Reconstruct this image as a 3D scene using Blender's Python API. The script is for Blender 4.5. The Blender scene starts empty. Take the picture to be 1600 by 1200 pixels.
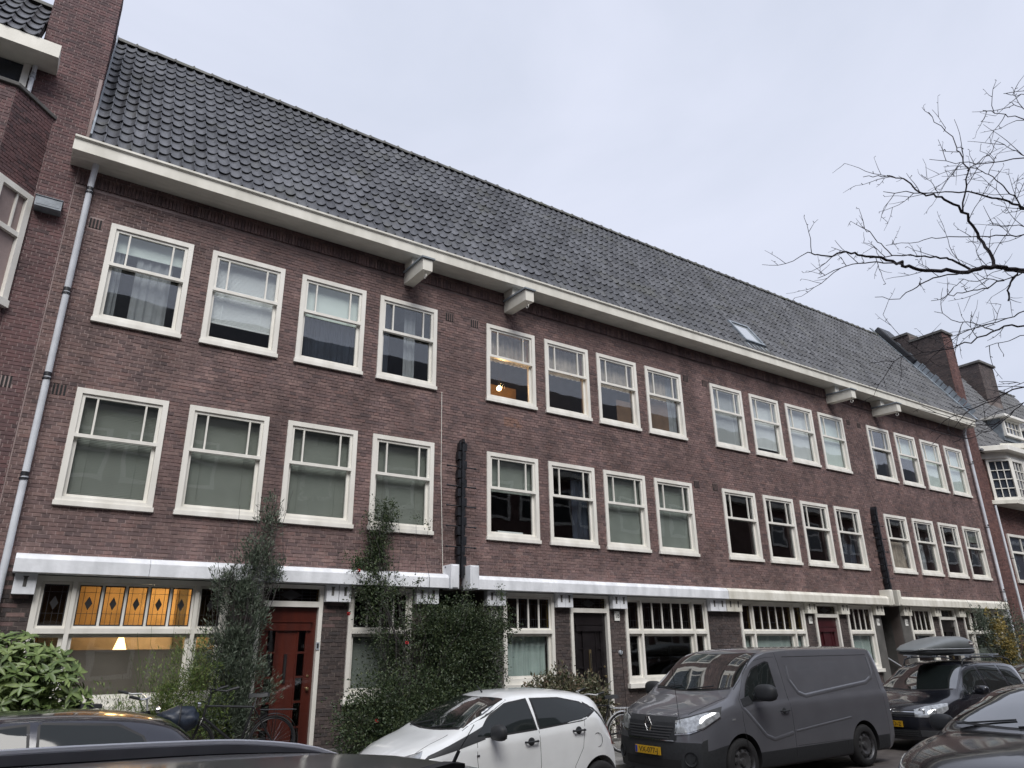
import bpy, bmesh, math, random
import numpy as np
from mathutils import Vector, Matrix
from mathutils.bvhtree import BVHTree
random.seed(7); rng = np.random.default_rng(7)
sc = bpy.context.scene
COL = sc.collection
R = math.radians
EYE = 1.85                                   # camera height above the street

# ------------------------------------------------------------------ camera
cam = bpy.data.cameras.new("camera"); co = bpy.data.objects.new("camera", cam); COL.objects.link(co)
cam.sensor_width = 36; cam.lens = 36 * 1122.3 / 1600; cam.clip_start = .05; cam.clip_end = 800
yaw, pitch, roll = .5961, .3568, -.01587
f = Vector((math.sin(yaw) * math.cos(pitch), math.cos(yaw) * math.cos(pitch), math.sin(pitch)))
r = Vector((math.cos(yaw), -math.sin(yaw), 0)); u = r.cross(f)
r2 = math.cos(roll) * r + math.sin(roll) * u; u2 = -math.sin(roll) * r + math.cos(roll) * u
co.matrix_world = Matrix(((r2.x, u2.x, -f.x, 0), (r2.y, u2.y, -f.y, -12.5), (r2.z, u2.z, -f.z, EYE), (0, 0, 0, 1)))
sc.camera = co

# ------------------------------------------------------------------ sky, sun, exposure
SUN_EL, SUN_AZ = R(48), R(200)               # azimuth clockwise from +Y (the facade faces -Y)
w = bpy.data.worlds.new("World"); sc.world = w; w.use_nodes = True
nt = w.node_tree; nt.nodes.clear(); N = nt.nodes.new; Lk = nt.links.new
out = N('ShaderNodeOutputWorld'); mixs = N('ShaderNodeMixShader'); b1 = N('ShaderNodeBackground'); b2 = N('ShaderNodeBackground')
sky = N('ShaderNodeTexSky'); sky.sky_type = 'NISHITA'; sky.sun_disc = False; sky.sun_elevation = SUN_EL; sky.sun_rotation = SUN_AZ
Lk(sky.outputs[0], b1.inputs[0]); b1.inputs[1].default_value = .05
tc = N('ShaderNodeTexCoord'); mp = N('ShaderNodeMapping'); mp.inputs['Scale'].default_value = (1, 1, 2.2)
nz = N('ShaderNodeTexNoise'); nz.inputs['Scale'].default_value = 1.6; nz.inputs['Detail'].default_value = 6; nz.inputs['Roughness'].default_value = .5; nz.inputs['Distortion'].default_value = .5
cr = N('ShaderNodeValToRGB'); cr.color_ramp.elements[0].position = .3; cr.color_ramp.elements[1].position = .72
cr.color_ramp.elements[0].color = (.60, .645, .765, 1); cr.color_ramp.elements[1].color = (.765, .795, .93, 1)
Lk(tc.outputs['Generated'], mp.inputs[0]); Lk(mp.outputs[0], nz.inputs['Vector']); Lk(nz.outputs['Fac'], cr.inputs[0]); Lk(cr.outputs[0], b2.inputs[0])
b2.inputs[1].default_value = .53
mixs.inputs[0].default_value = .93
Lk(b1.outputs[0], mixs.inputs[1]); Lk(b2.outputs[0], mixs.inputs[2]); Lk(mixs.outputs[0], out.inputs[0])
sl = bpy.data.lights.new("sun", 'SUN'); sl.energy = 1.5; sl.angle = R(35); sl.color = (1, .97, .93)
so = bpy.data.objects.new("sun", sl); COL.objects.link(so); so.location = (0, -20, 40)
sdir = Vector((math.sin(SUN_AZ) * math.cos(SUN_EL), math.cos(SUN_AZ) * math.cos(SUN_EL), math.sin(SUN_EL)))
so.rotation_euler = sdir.to_track_quat('Z', 'Y').to_euler()
vs = sc.view_settings; vs.view_transform = 'Standard'; vs.look = 'None'; vs.exposure = 1.12; vs.gamma = 1; vs.use_curve_mapping = False
sc.render.engine = 'CYCLES'; sc.cycles.max_bounces = 8; sc.cycles.transparent_max_bounces = 12; sc.cycles.use_denoising = True

# ------------------------------------------------------------------ materials
def mat(name, col, rough=.6, var=.12, scale=4, bump=0, bscale=40, metal=0, coat=0, spec=.5, var_col=None, streak=0):
    m = bpy.data.materials.new(name); m.use_nodes = True; t = m.node_tree; n = t.nodes; l = t.links
    p = n['Principled BSDF']; p.inputs['Roughness'].default_value = rough; p.inputs['Metallic'].default_value = metal
    p.inputs['Coat Weight'].default_value = coat; p.inputs['Coat Roughness'].default_value = .04; p.inputs['Specular IOR Level'].default_value = spec
    tc = n.new('ShaderNodeTexCoord'); nz = n.new('ShaderNodeTexNoise'); nz.inputs['Scale'].default_value = scale; nz.inputs['Detail'].default_value = 5
    src = tc.outputs['Object']
    if streak:
        mp = n.new('ShaderNodeMapping'); mp.inputs['Scale'].default_value = (1, 1, streak); l.new(src, mp.inputs[0]); src = mp.outputs[0]
    l.new(src, nz.inputs['Vector'])
    mx = n.new('ShaderNodeMix'); mx.data_type = 'RGBA'
    a = [c * (1 - var) for c in col]; b = [min(1, c * (1 + var)) for c in col]
    if var_col: a = list(var_col); b = list(col)
    mx.inputs[6].default_value = (*a, 1); mx.inputs[7].default_value = (*b, 1)
    rm = n.new('ShaderNodeMapRange'); rm.inputs[1].default_value = .32; rm.inputs[2].default_value = .68
    l.new(nz.outputs['Fac'], rm.inputs[0]); l.new(rm.outputs[0], mx.inputs[0]); l.new(mx.outputs[2], p.inputs['Base Color'])
    if bump:
        n2 = n.new('ShaderNodeTexNoise'); n2.inputs['Scale'].default_value = bscale; n2.inputs['Detail'].default_value = 4; l.new(tc.outputs['Object'], n2.inputs['Vector'])
        bp = n.new('ShaderNodeBump'); bp.inputs['Strength'].default_value = bump; bp.inputs['Distance'].default_value = .01
        l.new(n2.outputs['Fac'], bp.inputs['Height']); l.new(bp.outputs[0], p.inputs['Normal'])
    m.diffuse_color = (*col, 1)
    return m

def tone_mat(name, stops, rough=.8, single=False, stain=.35, bump=.3, coat=0, spec=.5, sscale=.55, moss=None, bscale=60):
    """colour chosen per piece: 'tone' attribute on joined pieces, the object's own random number on single ones"""
    m = bpy.data.materials.new(name); m.use_nodes = True; t = m.node_tree; n = t.nodes; l = t.links
    p = n['Principled BSDF']; p.inputs['Roughness'].default_value = rough; p.inputs['Coat Weight'].default_value = coat; p.inputs['Coat Roughness'].default_value = .15
    p.inputs['Specular IOR Level'].default_value = spec
    if single: a = n.new('ShaderNodeObjectInfo').outputs['Random']
    else:
        at = n.new('ShaderNodeAttribute'); at.attribute_name = 'tone'; a = at.outputs['Fac']
    rp = n.new('ShaderNodeValToRGB'); e = rp.color_ramp.elements
    e[0].position = 0; e[0].color = (*stops[0], 1); e[1].position = 1; e[1].color = (*stops[-1], 1)
    for i, s in enumerate(stops[1:-1]):
        k = e.new((i + 1) / (len(stops) - 1)); k.color = (*s, 1)
    l.new(a, rp.inputs[0])
    g = n.new('ShaderNodeNewGeometry')
    nz = n.new('ShaderNodeTexNoise'); nz.inputs['Scale'].default_value = sscale; nz.inputs['Detail'].default_value = 6; nz.inputs['Roughness'].default_value = .62
    l.new(g.outputs['Position'], nz.inputs['Vector'])
    rm = n.new('ShaderNodeMapRange'); rm.inputs[1].default_value = .3; rm.inputs[2].default_value = .7; rm.inputs[3].default_value = 1 - stain; rm.inputs[4].default_value = 1 + stain * .55
    l.new(nz.outputs['Fac'], rm.inputs[0])
    n3 = n.new('ShaderNodeTexNoise'); n3.inputs['Scale'].default_value = 22; n3.inputs['Detail'].default_value = 6; l.new(g.outputs['Position'], n3.inputs['Vector'])
    r3 = n.new('ShaderNodeMapRange'); r3.inputs[1].default_value = .3; r3.inputs[2].default_value = .7; r3.inputs[3].default_value = .78; r3.inputs[4].default_value = 1.22
    l.new(n3.outputs['Fac'], r3.inputs[0])
    mu = n.new('ShaderNodeMath'); mu.operation = 'MULTIPLY'; l.new(rm.outputs[0], mu.inputs[0]); l.new(r3.outputs[0], mu.inputs[1])
    if 'brick' in name:        # water runs and soot: noise stretched downwards
        mp5 = n.new('ShaderNodeMapping'); mp5.inputs['Scale'].default_value = (1.9, 1.9, .22); l.new(g.outputs['Position'], mp5.inputs[0]); n5 = n.new('ShaderNodeTexNoise'); n5.inputs['Scale'].default_value = 1.3; n5.inputs['Detail'].default_value = 5; l.new(mp5.outputs[0], n5.inputs['Vector'])
        r5 = n.new('ShaderNodeMapRange'); r5.inputs[1].default_value = .38; r5.inputs[2].default_value = .66; r5.inputs[3].default_value = 1.10; r5.inputs[4].default_value = .80; l.new(n5.outputs['Fac'], r5.inputs[0])
        m5 = n.new('ShaderNodeMath'); m5.operation = 'MULTIPLY'; l.new(mu.outputs[0], m5.inputs[0]); l.new(r5.outputs[0], m5.inputs[1]); mu = m5
    vm = n.new('ShaderNodeVectorMath'); vm.operation = 'SCALE'; l.new(rp.outputs[0], vm.inputs[0]); l.new(mu.outputs[0], vm.inputs['Scale'])
    cout = vm.outputs[0]
    if moss:
        n4 = n.new('ShaderNodeTexNoise'); n4.inputs['Scale'].default_value = 1.7; n4.inputs['Detail'].default_value = 8; l.new(g.outputs['Position'], n4.inputs['Vector'])
        r4 = n.new('ShaderNodeMapRange'); r4.inputs[1].default_value = .55; r4.inputs[2].default_value = .74; r4.inputs[4].default_value = .6; l.new(n4.outputs['Fac'], r4.inputs[0])
        mx = n.new('ShaderNodeMix'); mx.data_type = 'RGBA'; l.new(r4.outputs[0], mx.inputs[0]); l.new(cout, mx.inputs[6]); mx.inputs[7].default_value = (*moss, 1); cout = mx.outputs[2]
    l.new(cout, p.inputs['Base Color'])
    if bump:
        n2 = n.new('ShaderNodeTexNoise'); n2.inputs['Scale'].default_value = bscale; n2.inputs['Detail'].default_value = 5; l.new(g.outputs['Position'], n2.inputs['Vector'])
        bp = n.new('ShaderNodeBump'); bp.inputs['Strength'].default_value = bump; bp.inputs['Distance'].default_value = .01
        l.new(n2.outputs['Fac'], bp.inputs['Height']); l.new(bp.outputs[0], p.inputs['Normal'])
    return m

def glass_mat(name, tint=(.95, .965, .955), ior=1.55, body=.0):
    m = bpy.data.materials.new(name); m.use_nodes = True; t = m.node_tree; n = t.nodes; l = t.links
    n.remove(n['Principled BSDF']); o = n['Material Output']
    tr = n.new('ShaderNodeBsdfTransparent'); tr.inputs[0].default_value = (*tint, 1)
    gl = n.new('ShaderNodeBsdfGlossy'); gl.inputs['Roughness'].default_value = .015; gl.inputs[0].default_value = (.95, .97, 1, 1)
    geo = n.new('ShaderNodeNewGeometry'); dt = n.new('ShaderNodeVectorMath'); dt.operation = 'DOT_PRODUCT'; l.new(geo.outputs['Incoming'], dt.inputs[0]); l.new(geo.outputs['Normal'], dt.inputs[1])
    ab = n.new('ShaderNodeMath'); ab.operation = 'ABSOLUTE'; l.new(dt.outputs['Value'], ab.inputs[0]); om = n.new('ShaderNodeMath'); om.operation = 'SUBTRACT'; om.inputs[0].default_value = 1; l.new(ab.outputs[0], om.inputs[1])
    pw = n.new('ShaderNodeMath'); pw.operation = 'POWER'; pw.inputs[1].default_value = 4.2; l.new(om.outputs[0], pw.inputs[0]); f0 = ((ior - 1) / (ior + 1)) ** 2
    ma = n.new('ShaderNodeMath'); ma.operation = 'MULTIPLY_ADD'; ma.inputs[1].default_value = 1 - f0; ma.inputs[2].default_value = f0; l.new(pw.outputs[0], ma.inputs[0])
    mx = n.new('ShaderNodeMixShader'); l.new(ma.outputs[0], mx.inputs[0]); l.new(tr.outputs[0], mx.inputs[1]); l.new(gl.outputs[0], mx.inputs[2])
    # old panes are not dead flat
    tc = n.new('ShaderNodeNewGeometry'); nz = n.new('ShaderNodeTexNoise'); nz.inputs['Scale'].default_value = 1.6; nz.inputs['Detail'].default_value = 1
    l.new(tc.outputs['Position'], nz.inputs['Vector'])
    bp = n.new('ShaderNodeBump'); bp.inputs['Strength'].default_value = .1; bp.inputs['Distance'].default_value = .02
    l.new(nz.outputs['Fac'], bp.inputs['Height']); l.new(bp.outputs[0], gl.inputs['Normal'])
    l.new(mx.outputs[0], o.inputs[0]); return m

BR = [(.050, .036, .040), (.100, .063, .062), (.135, .084, .080), (.080, .055, .058), (.18, .118, .108), (.110, .070, .068), (.150, .086, .078)]
BR2 = [(.075, .045, .045), (.115, .058, .056), (.140, .070, .066), (.098, .056, .056), (.155, .080, .074)]
BRG = [(.048, .038, .036), (.075, .056, .052), (.090, .068, .062), (.060, .050, .049), (.105, .078, .070)]
BRR = [(.11, .056, .052), (.145, .072, .064), (.17, .088, .076), (.09, .048, .046)]
BR = [tuple(.62 * v + .38 * m_ for v, m_ in zip((a * 1.46, b * 1.46, c * 1.44), (.162, .110, .103))) for a, b, c in BR]; BR2 = [(a * 1.08, b * 1.14, c * 1.2) for a, b, c in BR2]; BRG = [(a * 1.1, b * 1.12, c * 1.16) for a, b, c in BRG]
M = {}
M['brick'] = tone_mat('brick_purple', BR, stain=.45, sscale=1.1); M['brick1'] = tone_mat('brick_purple_single', BR, single=True, stain=.45, sscale=1.1)
M['brickL'] = tone_mat('brick_left_house', BR2); M['brickL1'] = tone_mat('brick_left_single', BR2, single=True)
M['brickG'] = tone_mat('brick_plinth_grey', BRG)
M['brickR'] = tone_mat('brick_red', BRR)
def mortar(name, light, dark, left=True):
    m = mat(name, light, .9, var_col=dark, scale=.7, bump=.4); t = m.node_tree; n = t.nodes; l = t.links; p = n['Principled BSDF']; old = p.inputs['Base Color'].links[0].from_socket
    g = n.new('ShaderNodeNewGeometry'); s = n.new('ShaderNodeSeparateXYZ'); l.new(g.outputs['Position'], s.inputs[0]); nz = n.new('ShaderNodeTexNoise'); nz.inputs['Scale'].default_value = .9; nz.inputs['Detail'].default_value = 6; l.new(g.outputs['Position'], nz.inputs['Vector'])
    def rng_(sock, a, b, c, d): q = n.new('ShaderNodeMapRange'); q.inputs[1].default_value = a; q.inputs[2].default_value = b; q.inputs[3].default_value = c; q.inputs[4].default_value = d; l.new(sock, q.inputs[0]); return q.outputs[0]
    a1 = rng_(s.outputs['X'], .8, 2.6, 1, 0); a2 = rng_(s.outputs['Z'], 3.6, 4.6, .75, 0); mxx = n.new('ShaderNodeMath'); mxx.operation = 'MAXIMUM'; l.new(a1, mxx.inputs[0]); l.new(a2, mxx.inputs[1])
    ad = n.new('ShaderNodeMath'); ad.operation = 'ADD'; l.new(mxx.outputs[0], ad.inputs[0]); l.new(rng_(nz.outputs['Fac'], .3, .7, -.45, .35), ad.inputs[1]); ad.use_clamp = True
    mx = n.new('ShaderNodeMix'); mx.data_type = 'RGBA'; l.new(ad.outputs[0], mx.inputs[0]); l.new(old, mx.inputs[6]); mx.inputs[7].default_value = (.36, .28, .265, 1); l.new(mx.outputs[2], p.inputs['Base Color'])
    return m
M['mortar'] = mortar('mortar_aged', (.21, .155, .145), (.085, .062, .060)); M['mortarL'] = mat('mortar_pale', (.30, .235, .225), .9, .15, 2, .4)
M['mortarG'] = mat('mortar_grey', (.14, .115, .105), .9, .3, 1.5, .4); M['mortarR'] = mat('mortar_red_house', (.36, .27, .25), .9, .15, 2)
TL = [(.050, .052, .060), (.080, .084, .095), (.110, .114, .127), (.066, .069, .078)]
M['tile'] = tone_mat('glazed_tile', TL, .50, stain=.3, bump=.15, spec=.32, moss=(.085, .087, .075), sscale=.8); M['tile1'] = tone_mat('glazed_tile_single', TL, .42, single=True, stain=.3, bump=.15, spec=.4, moss=(.085, .087, .075), sscale=.8)
M['ridge'] = tone_mat('ridge_tile', [(.045, .046, .046), (.085, .085, .075)], .6, single=True, moss=(.10, .11, .06))
M['white'] = mat('white_frame_paint', (.80, .785, .735), .42, .05, 3.5, .1, 25, streak=.25, var_col=(.66, .64, .585))
M['cream'] = mat('cream_painted_concrete', (.78, .765, .70), .6, scale=4, bump=.3, bscale=18, var_col=(.56, .54, .47), streak=.35)
M['bluewhite'] = mat('white_painted_concrete', (.84, .86, .90), .6, scale=4, bump=.3, bscale=18, var_col=(.60, .62, .65), streak=.35)
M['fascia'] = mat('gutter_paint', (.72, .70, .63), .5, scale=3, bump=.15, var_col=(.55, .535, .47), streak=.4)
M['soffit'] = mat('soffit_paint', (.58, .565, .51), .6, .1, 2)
M['lead'] = mat('lead_flashing', (.21, .24, .27), .5, .3, 6, .3)
M['zinc'] = mat('zinc_pipe', (.42, .45, .49), .45, .12, 5, .05, metal=.25); M['pipe'] = mat('pale_grey_pipe', (.66, .69, .74), .5, .1, 4, .05)
M['dark'] = mat('dark_gap', (.012, .012, .013), .8)
M['iron'] = mat('black_iron', (.012, .013, .017), .45, .4, 8, .2)
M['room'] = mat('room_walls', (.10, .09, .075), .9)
M['roomlit'] = mat('lit_room_walls', (.50, .38, .24), .9, .3, 2)
M['ven'] = mat('grey_blind', (.20, .215, .195), .6, .06); M['venw'] = mat('white_blind', (.78, .80, .82), .55, .04)
M['roll'] = mat('grey_roller', (.21, .23, .215), .8, .08, 3); M['rollw'] = mat('white_roller', (.62, .68, .66), .8, .04)
M['net'] = mat('net_curtain', (.24, .25, .27), .9, .15, 5); M['curt'] = mat('beige_curtain', (.34, .29, .25), .9, .25, 6); M['brown'] = mat('brown_board', (.13, .075, .045), .8, .2)
M['navy'] = mat('blue_curtain', (.018, .024, .04), .9, .3)
M['frost'] = mat('frosted_film', (.135, .115, .10), .5, .2, 2)
M['pale'] = mat('pale_green_curtain', (.36, .43, .42), .9, .08)
M['glass'] = glass_mat('window_glass'); M['glassU'] = glass_mat('upper_window_glass', ior=1.75)
M['amber'] = glass_mat('amber_glass', (.88, .79, .60), 1.45); M['stain'] = glass_mat('stained_glass_dark', (.60, .54, .44), 1.45); M['stainy'] = glass_mat('stained_glass_yellow', (.78, .70, .42), 1.45)
M['came'] = mat('lead_came', (.02, .02, .022), .5)
M['doorred'] = mat('varnished_red_wood', (.085, .018, .011), .28, scale=7, bump=.15, var_col=(.05, .012, .009), coat=.5, streak=.12)
M['doorblk'] = mat('black_door_paint', (.012, .010, .011), .3, .3, coat=.4); M['doordk'] = mat('dark_red_door_paint', (.050, .009, .012), .35, .15, coat=.3)
M['brass'] = mat('brass', (.5, .4, .22), .3, metal=.9); M['chrome'] = mat('chrome', (.65, .66, .68), .15, .02, metal=1)
M['stone'] = mat('grey_entry_stone', (.13, .125, .118), .85, scale=2.5, bump=.4, bscale=30, var_col=(.07, .068, .065))
M['enamel'] = mat('enamel_plate', (.75, .75, .72), .3, .03); M['ink'] = mat('ink_black', (.02, .02, .02), .5, 0)
M['leafA'] = tone_mat('broad_leaf', [(.07, .11, .032), (.12, .18, .055), (.19, .25, .085), (.09, .14, .04)], .42, stain=.1, bump=0); M['leafA1'] = tone_mat('broad_leaf_single', [(.07, .11, .032), (.12, .18, .055), (.19, .25, .085), (.09, .14, .04)], .42, single=True, stain=.1, bump=0)
M['leafO'] = tone_mat('olive_leaf', [(.036, .054, .036), (.062, .084, .056), (.12, .145, .105), (.04, .062, .036)], .5, stain=.1, bump=0)
M['leafR'] = tone_mat('rose_leaf', [(.018, .032, .014), (.030, .050, .020), (.050, .076, .030), (.072, .090, .036)], .5, stain=.2, bump=0)
M['leafB'] = tone_mat('bright_leaf', [(.06, .10, .025), (.10, .16, .035), (.16, .22, .06), (.13, .13, .05)], .5, stain=.1, bump=0)
M['leafM'] = tone_mat('mottled_leaf', [(.04, .05, .025), (.075, .085, .04), (.17, .16, .10), (.14, .09, .06)], .5, stain=.1, bump=0)
M['leafY'] = tone_mat('yellow_leaf', [(.22, .16, .035), (.28, .21, .05), (.13, .12, .04)], .6, stain=.1, bump=0)
M['petal'] = mat('rose_petal', (.45, .02, .025), .6)
M['bark'] = mat('bark', (.045, .040, .040), .85, .3, 12, .5); M['twig'] = mat('twig_bark', (.060, .052, .056), .8, .2, 12)
M['asph'] = mat('street_clinker', (.10, .088, .082), .75, .25, 5, .4, 60); M['slab'] = tone_mat('concrete_slab', [(.18, .175, .165), (.24, .235, .22), (.29, .28, .265)], .85, single=True)
M['slabs'] = mat('concrete_paving', (.23, .225, .21), .85, .2, 3, .4); M['joint'] = mat('sand_joint', (.07, .065, .055), .9)

# ------------------------------------------------------------------ mesh helpers
class MB:
    def __init__(s): s.v = []; s.f = []; s.m = []; s.t = []
    def add(s, vs, fs, mi=0, tone=0.):
        o = len(s.v); s.v += [tuple(p) for p in vs]; s.f += [tuple(o + i for i in q) for q in fs]; s.m += [mi] * len(fs); s.t += [tone] * len(fs); return s
    def box(s, x0, x1, y0, y1, z0, z1, mi=0, tone=0., T=None):
        p = [(x0, y0, z0), (x1, y0, z0), (x1, y1, z0), (x0, y1, z0), (x0, y0, z1), (x1, y0, z1), (x1, y1, z1), (x0, y1, z1)]
        if T is not None: p = [T @ Vector(q) for q in p]
        return s.add(p, [(3, 2, 1, 0), (4, 5, 6, 7), (0, 1, 5, 4), (1, 2, 6, 5), (2, 3, 7, 6), (3, 0, 4, 7)], mi, tone)
    def prism(s, poly, axis, d0, d1, mi=0):
        """poly in the two other axes (in x,y,z order), extruded along axis"""
        def P(a, b, d): return (d, a, b) if axis == 0 else (a, d, b) if axis == 1 else (a, b, d)
        n = len(poly); vs = [P(a, b, d0) for a, b in poly] + [P(a, b, d1) for a, b in poly]
        fs = [tuple(range(n))[::-1], tuple(range(n, 2 * n))] + [(i, (i + 1) % n, n + (i + 1) % n, n + i) for i in range(n)]
        A = sum(poly[i][0] * poly[(i + 1) % n][1] - poly[(i + 1) % n][0] * poly[i][1] for i in range(n)) * (1 if d1 > d0 else -1)
        if (A < 0) != (axis == 1): fs = [q[::-1] for q in fs]
        return s.add(vs, fs, mi)
    def tube(s, pts, rad, seg=8, mi=0, cap=True, tone=0.):
        pts = [Vector(p) for p in pts]; n = len(pts); rs = rad if hasattr(rad, '__len__') else [rad] * n
        vs = []; up = None
        for i, p in enumerate(pts):
            d = (pts[min(i + 1, n - 1)] - pts[max(i - 1, 0)]).normalized()
            if up is None:
                up = Vector((0, 0, 1)) if abs(d.z) < .9 else Vector((1, 0, 0))
            a = d.cross(up).normalized(); b = a.cross(d); up = b
            for k in range(seg):
                t = 2 * math.pi * k / seg; vs.append(p + rs[i] * (math.cos(t) * a + math.sin(t) * b))
        fs = [(i * seg + k, i * seg + (k + 1) % seg, (i + 1) * seg + (k + 1) % seg, (i + 1) * seg + k) for i in range(n - 1) for k in range(seg)]
        if cap: fs += [tuple(range(seg))[::-1], tuple(range((n - 1) * seg, n * seg))]
        return s.add(vs, fs, mi, tone)
    def grid(s, P, mi=0, close=False):
        nu = len(P); nv = len(P[0]); vs = [q for row in P for q in row]
        fs = [(i * nv + j, (i + 1) * nv + j, (i + 1) * nv + j + 1, i * nv + j + 1) for i in range(nu - 1) for j in range(nv - 1)]
        return s.add(vs, fs, mi)
    def mesh(s, name, mats, smooth=False, fix=True):
        me = bpy.data.meshes.new(name); me.from_pydata([tuple(p) for p in s.v], [], s.f)
        for m in mats: me.materials.append(m)
        me.polygons.foreach_set('material_index', s.m)
        if any(s.t):
            a = me.attributes.new('tone', 'FLOAT', 'FACE'); a.data.foreach_set('value', s.t)
        if smooth: smooth_mesh(me, smooth if smooth is not True else 40)
        me.update(); return me
    def build(s, name, mats, parent=None, smooth=False, loc=None, bevel=0, stuff=False):
        if not isinstance(mats, (list, tuple)): mats = [mats]
        o = bpy.data.objects.new(name, s.mesh(name, mats, smooth)); COL.objects.link(o)
        if loc is not None: o.location = loc
        if parent is not None: attach(o, parent, loc is None)
        if bevel:
            b = o.modifiers.new('bevel', 'BEVEL'); b.width = bevel; b.segments = 2; b.limit_method = 'ANGLE'
        if stuff: o['kind'] = 'stuff'
        return o
def smooth_mesh(me, ang=40):
    me.polygons.foreach_set('use_smooth', [True] * len(me.polygons)); me.update()
    try: me.set_sharp_from_angle(angle=R(ang))
    except Exception: pass
WM = {}
def wm(o):
    m = Matrix.LocRotScale(o.location, o.rotation_euler, o.scale)
    return (wm(o.parent) @ o.matrix_parent_inverse @ m) if o.parent else m
def attach(o, parent, keep=True):
    o.parent = parent
    if keep: o.matrix_parent_inverse = wm(parent).inverted()
def thing(name, label, cat, loc=(0, 0, 0), rz=0, group=None, kind=None):
    o = bpy.data.objects.new(name, None); COL.objects.link(o); o.location = loc; o.rotation_euler = (0, 0, rz); o.empty_display_size = .2
    tag(o, label, cat, group, kind); return o
def tag(o, label=None, cat=None, group=None, kind=None):
    if label: o['label'] = label
    if cat: o['category'] = cat
    if group: o['group'] = group
    if kind: o['kind'] = kind
    return o
def part(name, loc, parent, rz=0):
    o = bpy.data.objects.new(name, None); COL.objects.link(o); o.location = loc; o.rotation_euler = (0, 0, rz); o.parent = parent; return o
def inst(name, me, parent, loc=(0, 0, 0), rot=(0, 0, 0), scale=(1, 1, 1)):
    o = bpy.data.objects.new(name, me); COL.objects.link(o); o.location = loc; o.rotation_euler = rot; o.scale = scale; o.parent = parent; return o
def copy_tree(o, parent=None):
    c = o.copy(); COL.objects.link(c); c.parent = parent
    if parent is not None: c.matrix_parent_inverse = o.matrix_parent_inverse.copy()
    for ch in list(o.children): copy_tree(ch, c)
    return c
def text_mesh(s, size, mat_, depth=.004, name='lettering', align='CENTER'):
    cu = bpy.data.curves.new('t', 'FONT'); cu.body = s; cu.size = size; cu.extrude = depth / 2; cu.align_x = align; cu.align_y = 'CENTER'
    o = bpy.data.objects.new('t', cu); COL.objects.link(o); bpy.context.view_layer.update()
    me = bpy.data.meshes.new_from_object(o.evaluated_get(bpy.context.evaluated_depsgraph_get())); bpy.data.objects.remove(o)
    me.name = name; me.materials.clear(); me.materials.append(mat_); return me

# ------------------------------------------------------------------ bricks
BH, BP, BW = .0505, .0602, .0105
def brick_list(u0, u1, z0, z1, holes=()):
    out = []; k0 = math.floor(z0 / BP)
    k = k0
    while k * BP < z1 - .01:
        za, zb = max(k * BP, z0), min(k * BP + BH, z1)
        if zb - za > .02:
            header = k % 2 == 1
            step = .110 if header else .220; wdt = step - BW
            off = (.055 if header else (0 if (k // 2) % 2 == 0 else .110))
            cuts = sorted((a, b) for a, b, c, d in holes if c < zb - .012 and d > za + .012)
            segs = []; cur = u0
            for a, b in cuts:
                if a > cur: segs.append((cur, a))
                cur = max(cur, b)
            if cur < u1: segs.append((cur, u1))
            for a, b in segs:
                i = math.floor((a - off) / step)
                while off + i * step < b:
                    x0 = max(off + i * step, a + .004); x1 = min(off + i * step + wdt, b - .004)
                    if x1 - x0 > .012: out.append((x0, x1, za, zb))
                    i += 1
        k += 1
    return out
def frame_map(ox, oy, ang):
    """local (u along wall, n outwards, z) to world; ang = direction of u"""
    cu, su = math.cos(ang), math.sin(ang)
    return lambda u, n, z: (ox + u * cu + n * su, oy + u * su - n * cu, z)
def bricks_joined(name, bl, fm, mat_, parent, thick=.012):
    b = np.array(bl); n = len(b); jit = rng.uniform(-.0045, .0035, n); tilt = rng.uniform(-.0022, .0022, n)
    V = np.zeros((n, 8, 3)); cu = np.array(fm(1, 0, 0)) - np.array(fm(0, 0, 0)); cn = np.array(fm(0, 1, 0)) - np.array(fm(0, 0, 0)); o = np.array(fm(0, 0, 0))
    for q, (ui, zi, front) in enumerate([(0, 2, 1), (1, 2, 1), (1, 3, 1), (0, 3, 1), (0, 2, 0), (1, 2, 0), (1, 3, 0), (0, 3, 0)]):
        nn = (jit + tilt * (1 if ui else -1)) if front else np.full(n, -thick)
        V[:, q] = o + b[:, ui, None] * cu + nn[:, None] * cn; V[:, q, 2] = b[:, zi] + tilt
    F = np.array([(0, 1, 2, 3), (0, 4, 5, 1), (3, 2, 6, 7), (0, 3, 7, 4), (1, 5, 6, 2)]); FF = (F[None] + 8 * np.arange(n)[:, None, None]).reshape(-1, 4)
    me = bpy.data.meshes.new(name); me.from_pydata(V.reshape(-1, 3).tolist(), [], FF.tolist()); me.materials.append(mat_)
    a = me.attributes.new('tone', 'FLOAT', 'FACE'); a.data.foreach_set('value', np.repeat(rng.random(n), 5)); me.update()
    ob = bpy.data.objects.new(name, me); COL.objects.link(ob); attach(ob, parent); ob['kind'] = 'stuff'; return ob
camp = Vector((0, -12.5, EYE))
def in_frame(p):
    d = Vector(p) - camp; z = d.dot(f)
    if z < .1: return False
    x = 800 + 1122.3 * d.dot(r2) / z; y = 600 - 1122.3 * d.dot(u2) / z
    return 5 < x < 1595 and 5 < y < 1190
BRM = {}
def bricks_single(bl, fm, ang, mat_, parent):
    for x0, x1, z0, z1 in bl:
        wd = round(x1 - x0, 3); h = round(z1 - z0, 4); key = (wd, h, mat_.name)
        if key not in BRM:
            mb = MB(); mb.box(-wd / 2, wd / 2, 0, .012, -h / 2, h / 2); BRM[key] = mb.mesh('brick', [mat_])
        o = bpy.data.objects.new('brick', BRM[key]); COL.objects.link(o)
        o.location = Vector(fm((x0 + x1) / 2, random.uniform(-.002, .002), (z0 + z1) / 2)); o.rotation_euler = (0, random.uniform(-.006, .006), ang + random.uniform(-.012, .012)); attach(o, parent)
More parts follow.
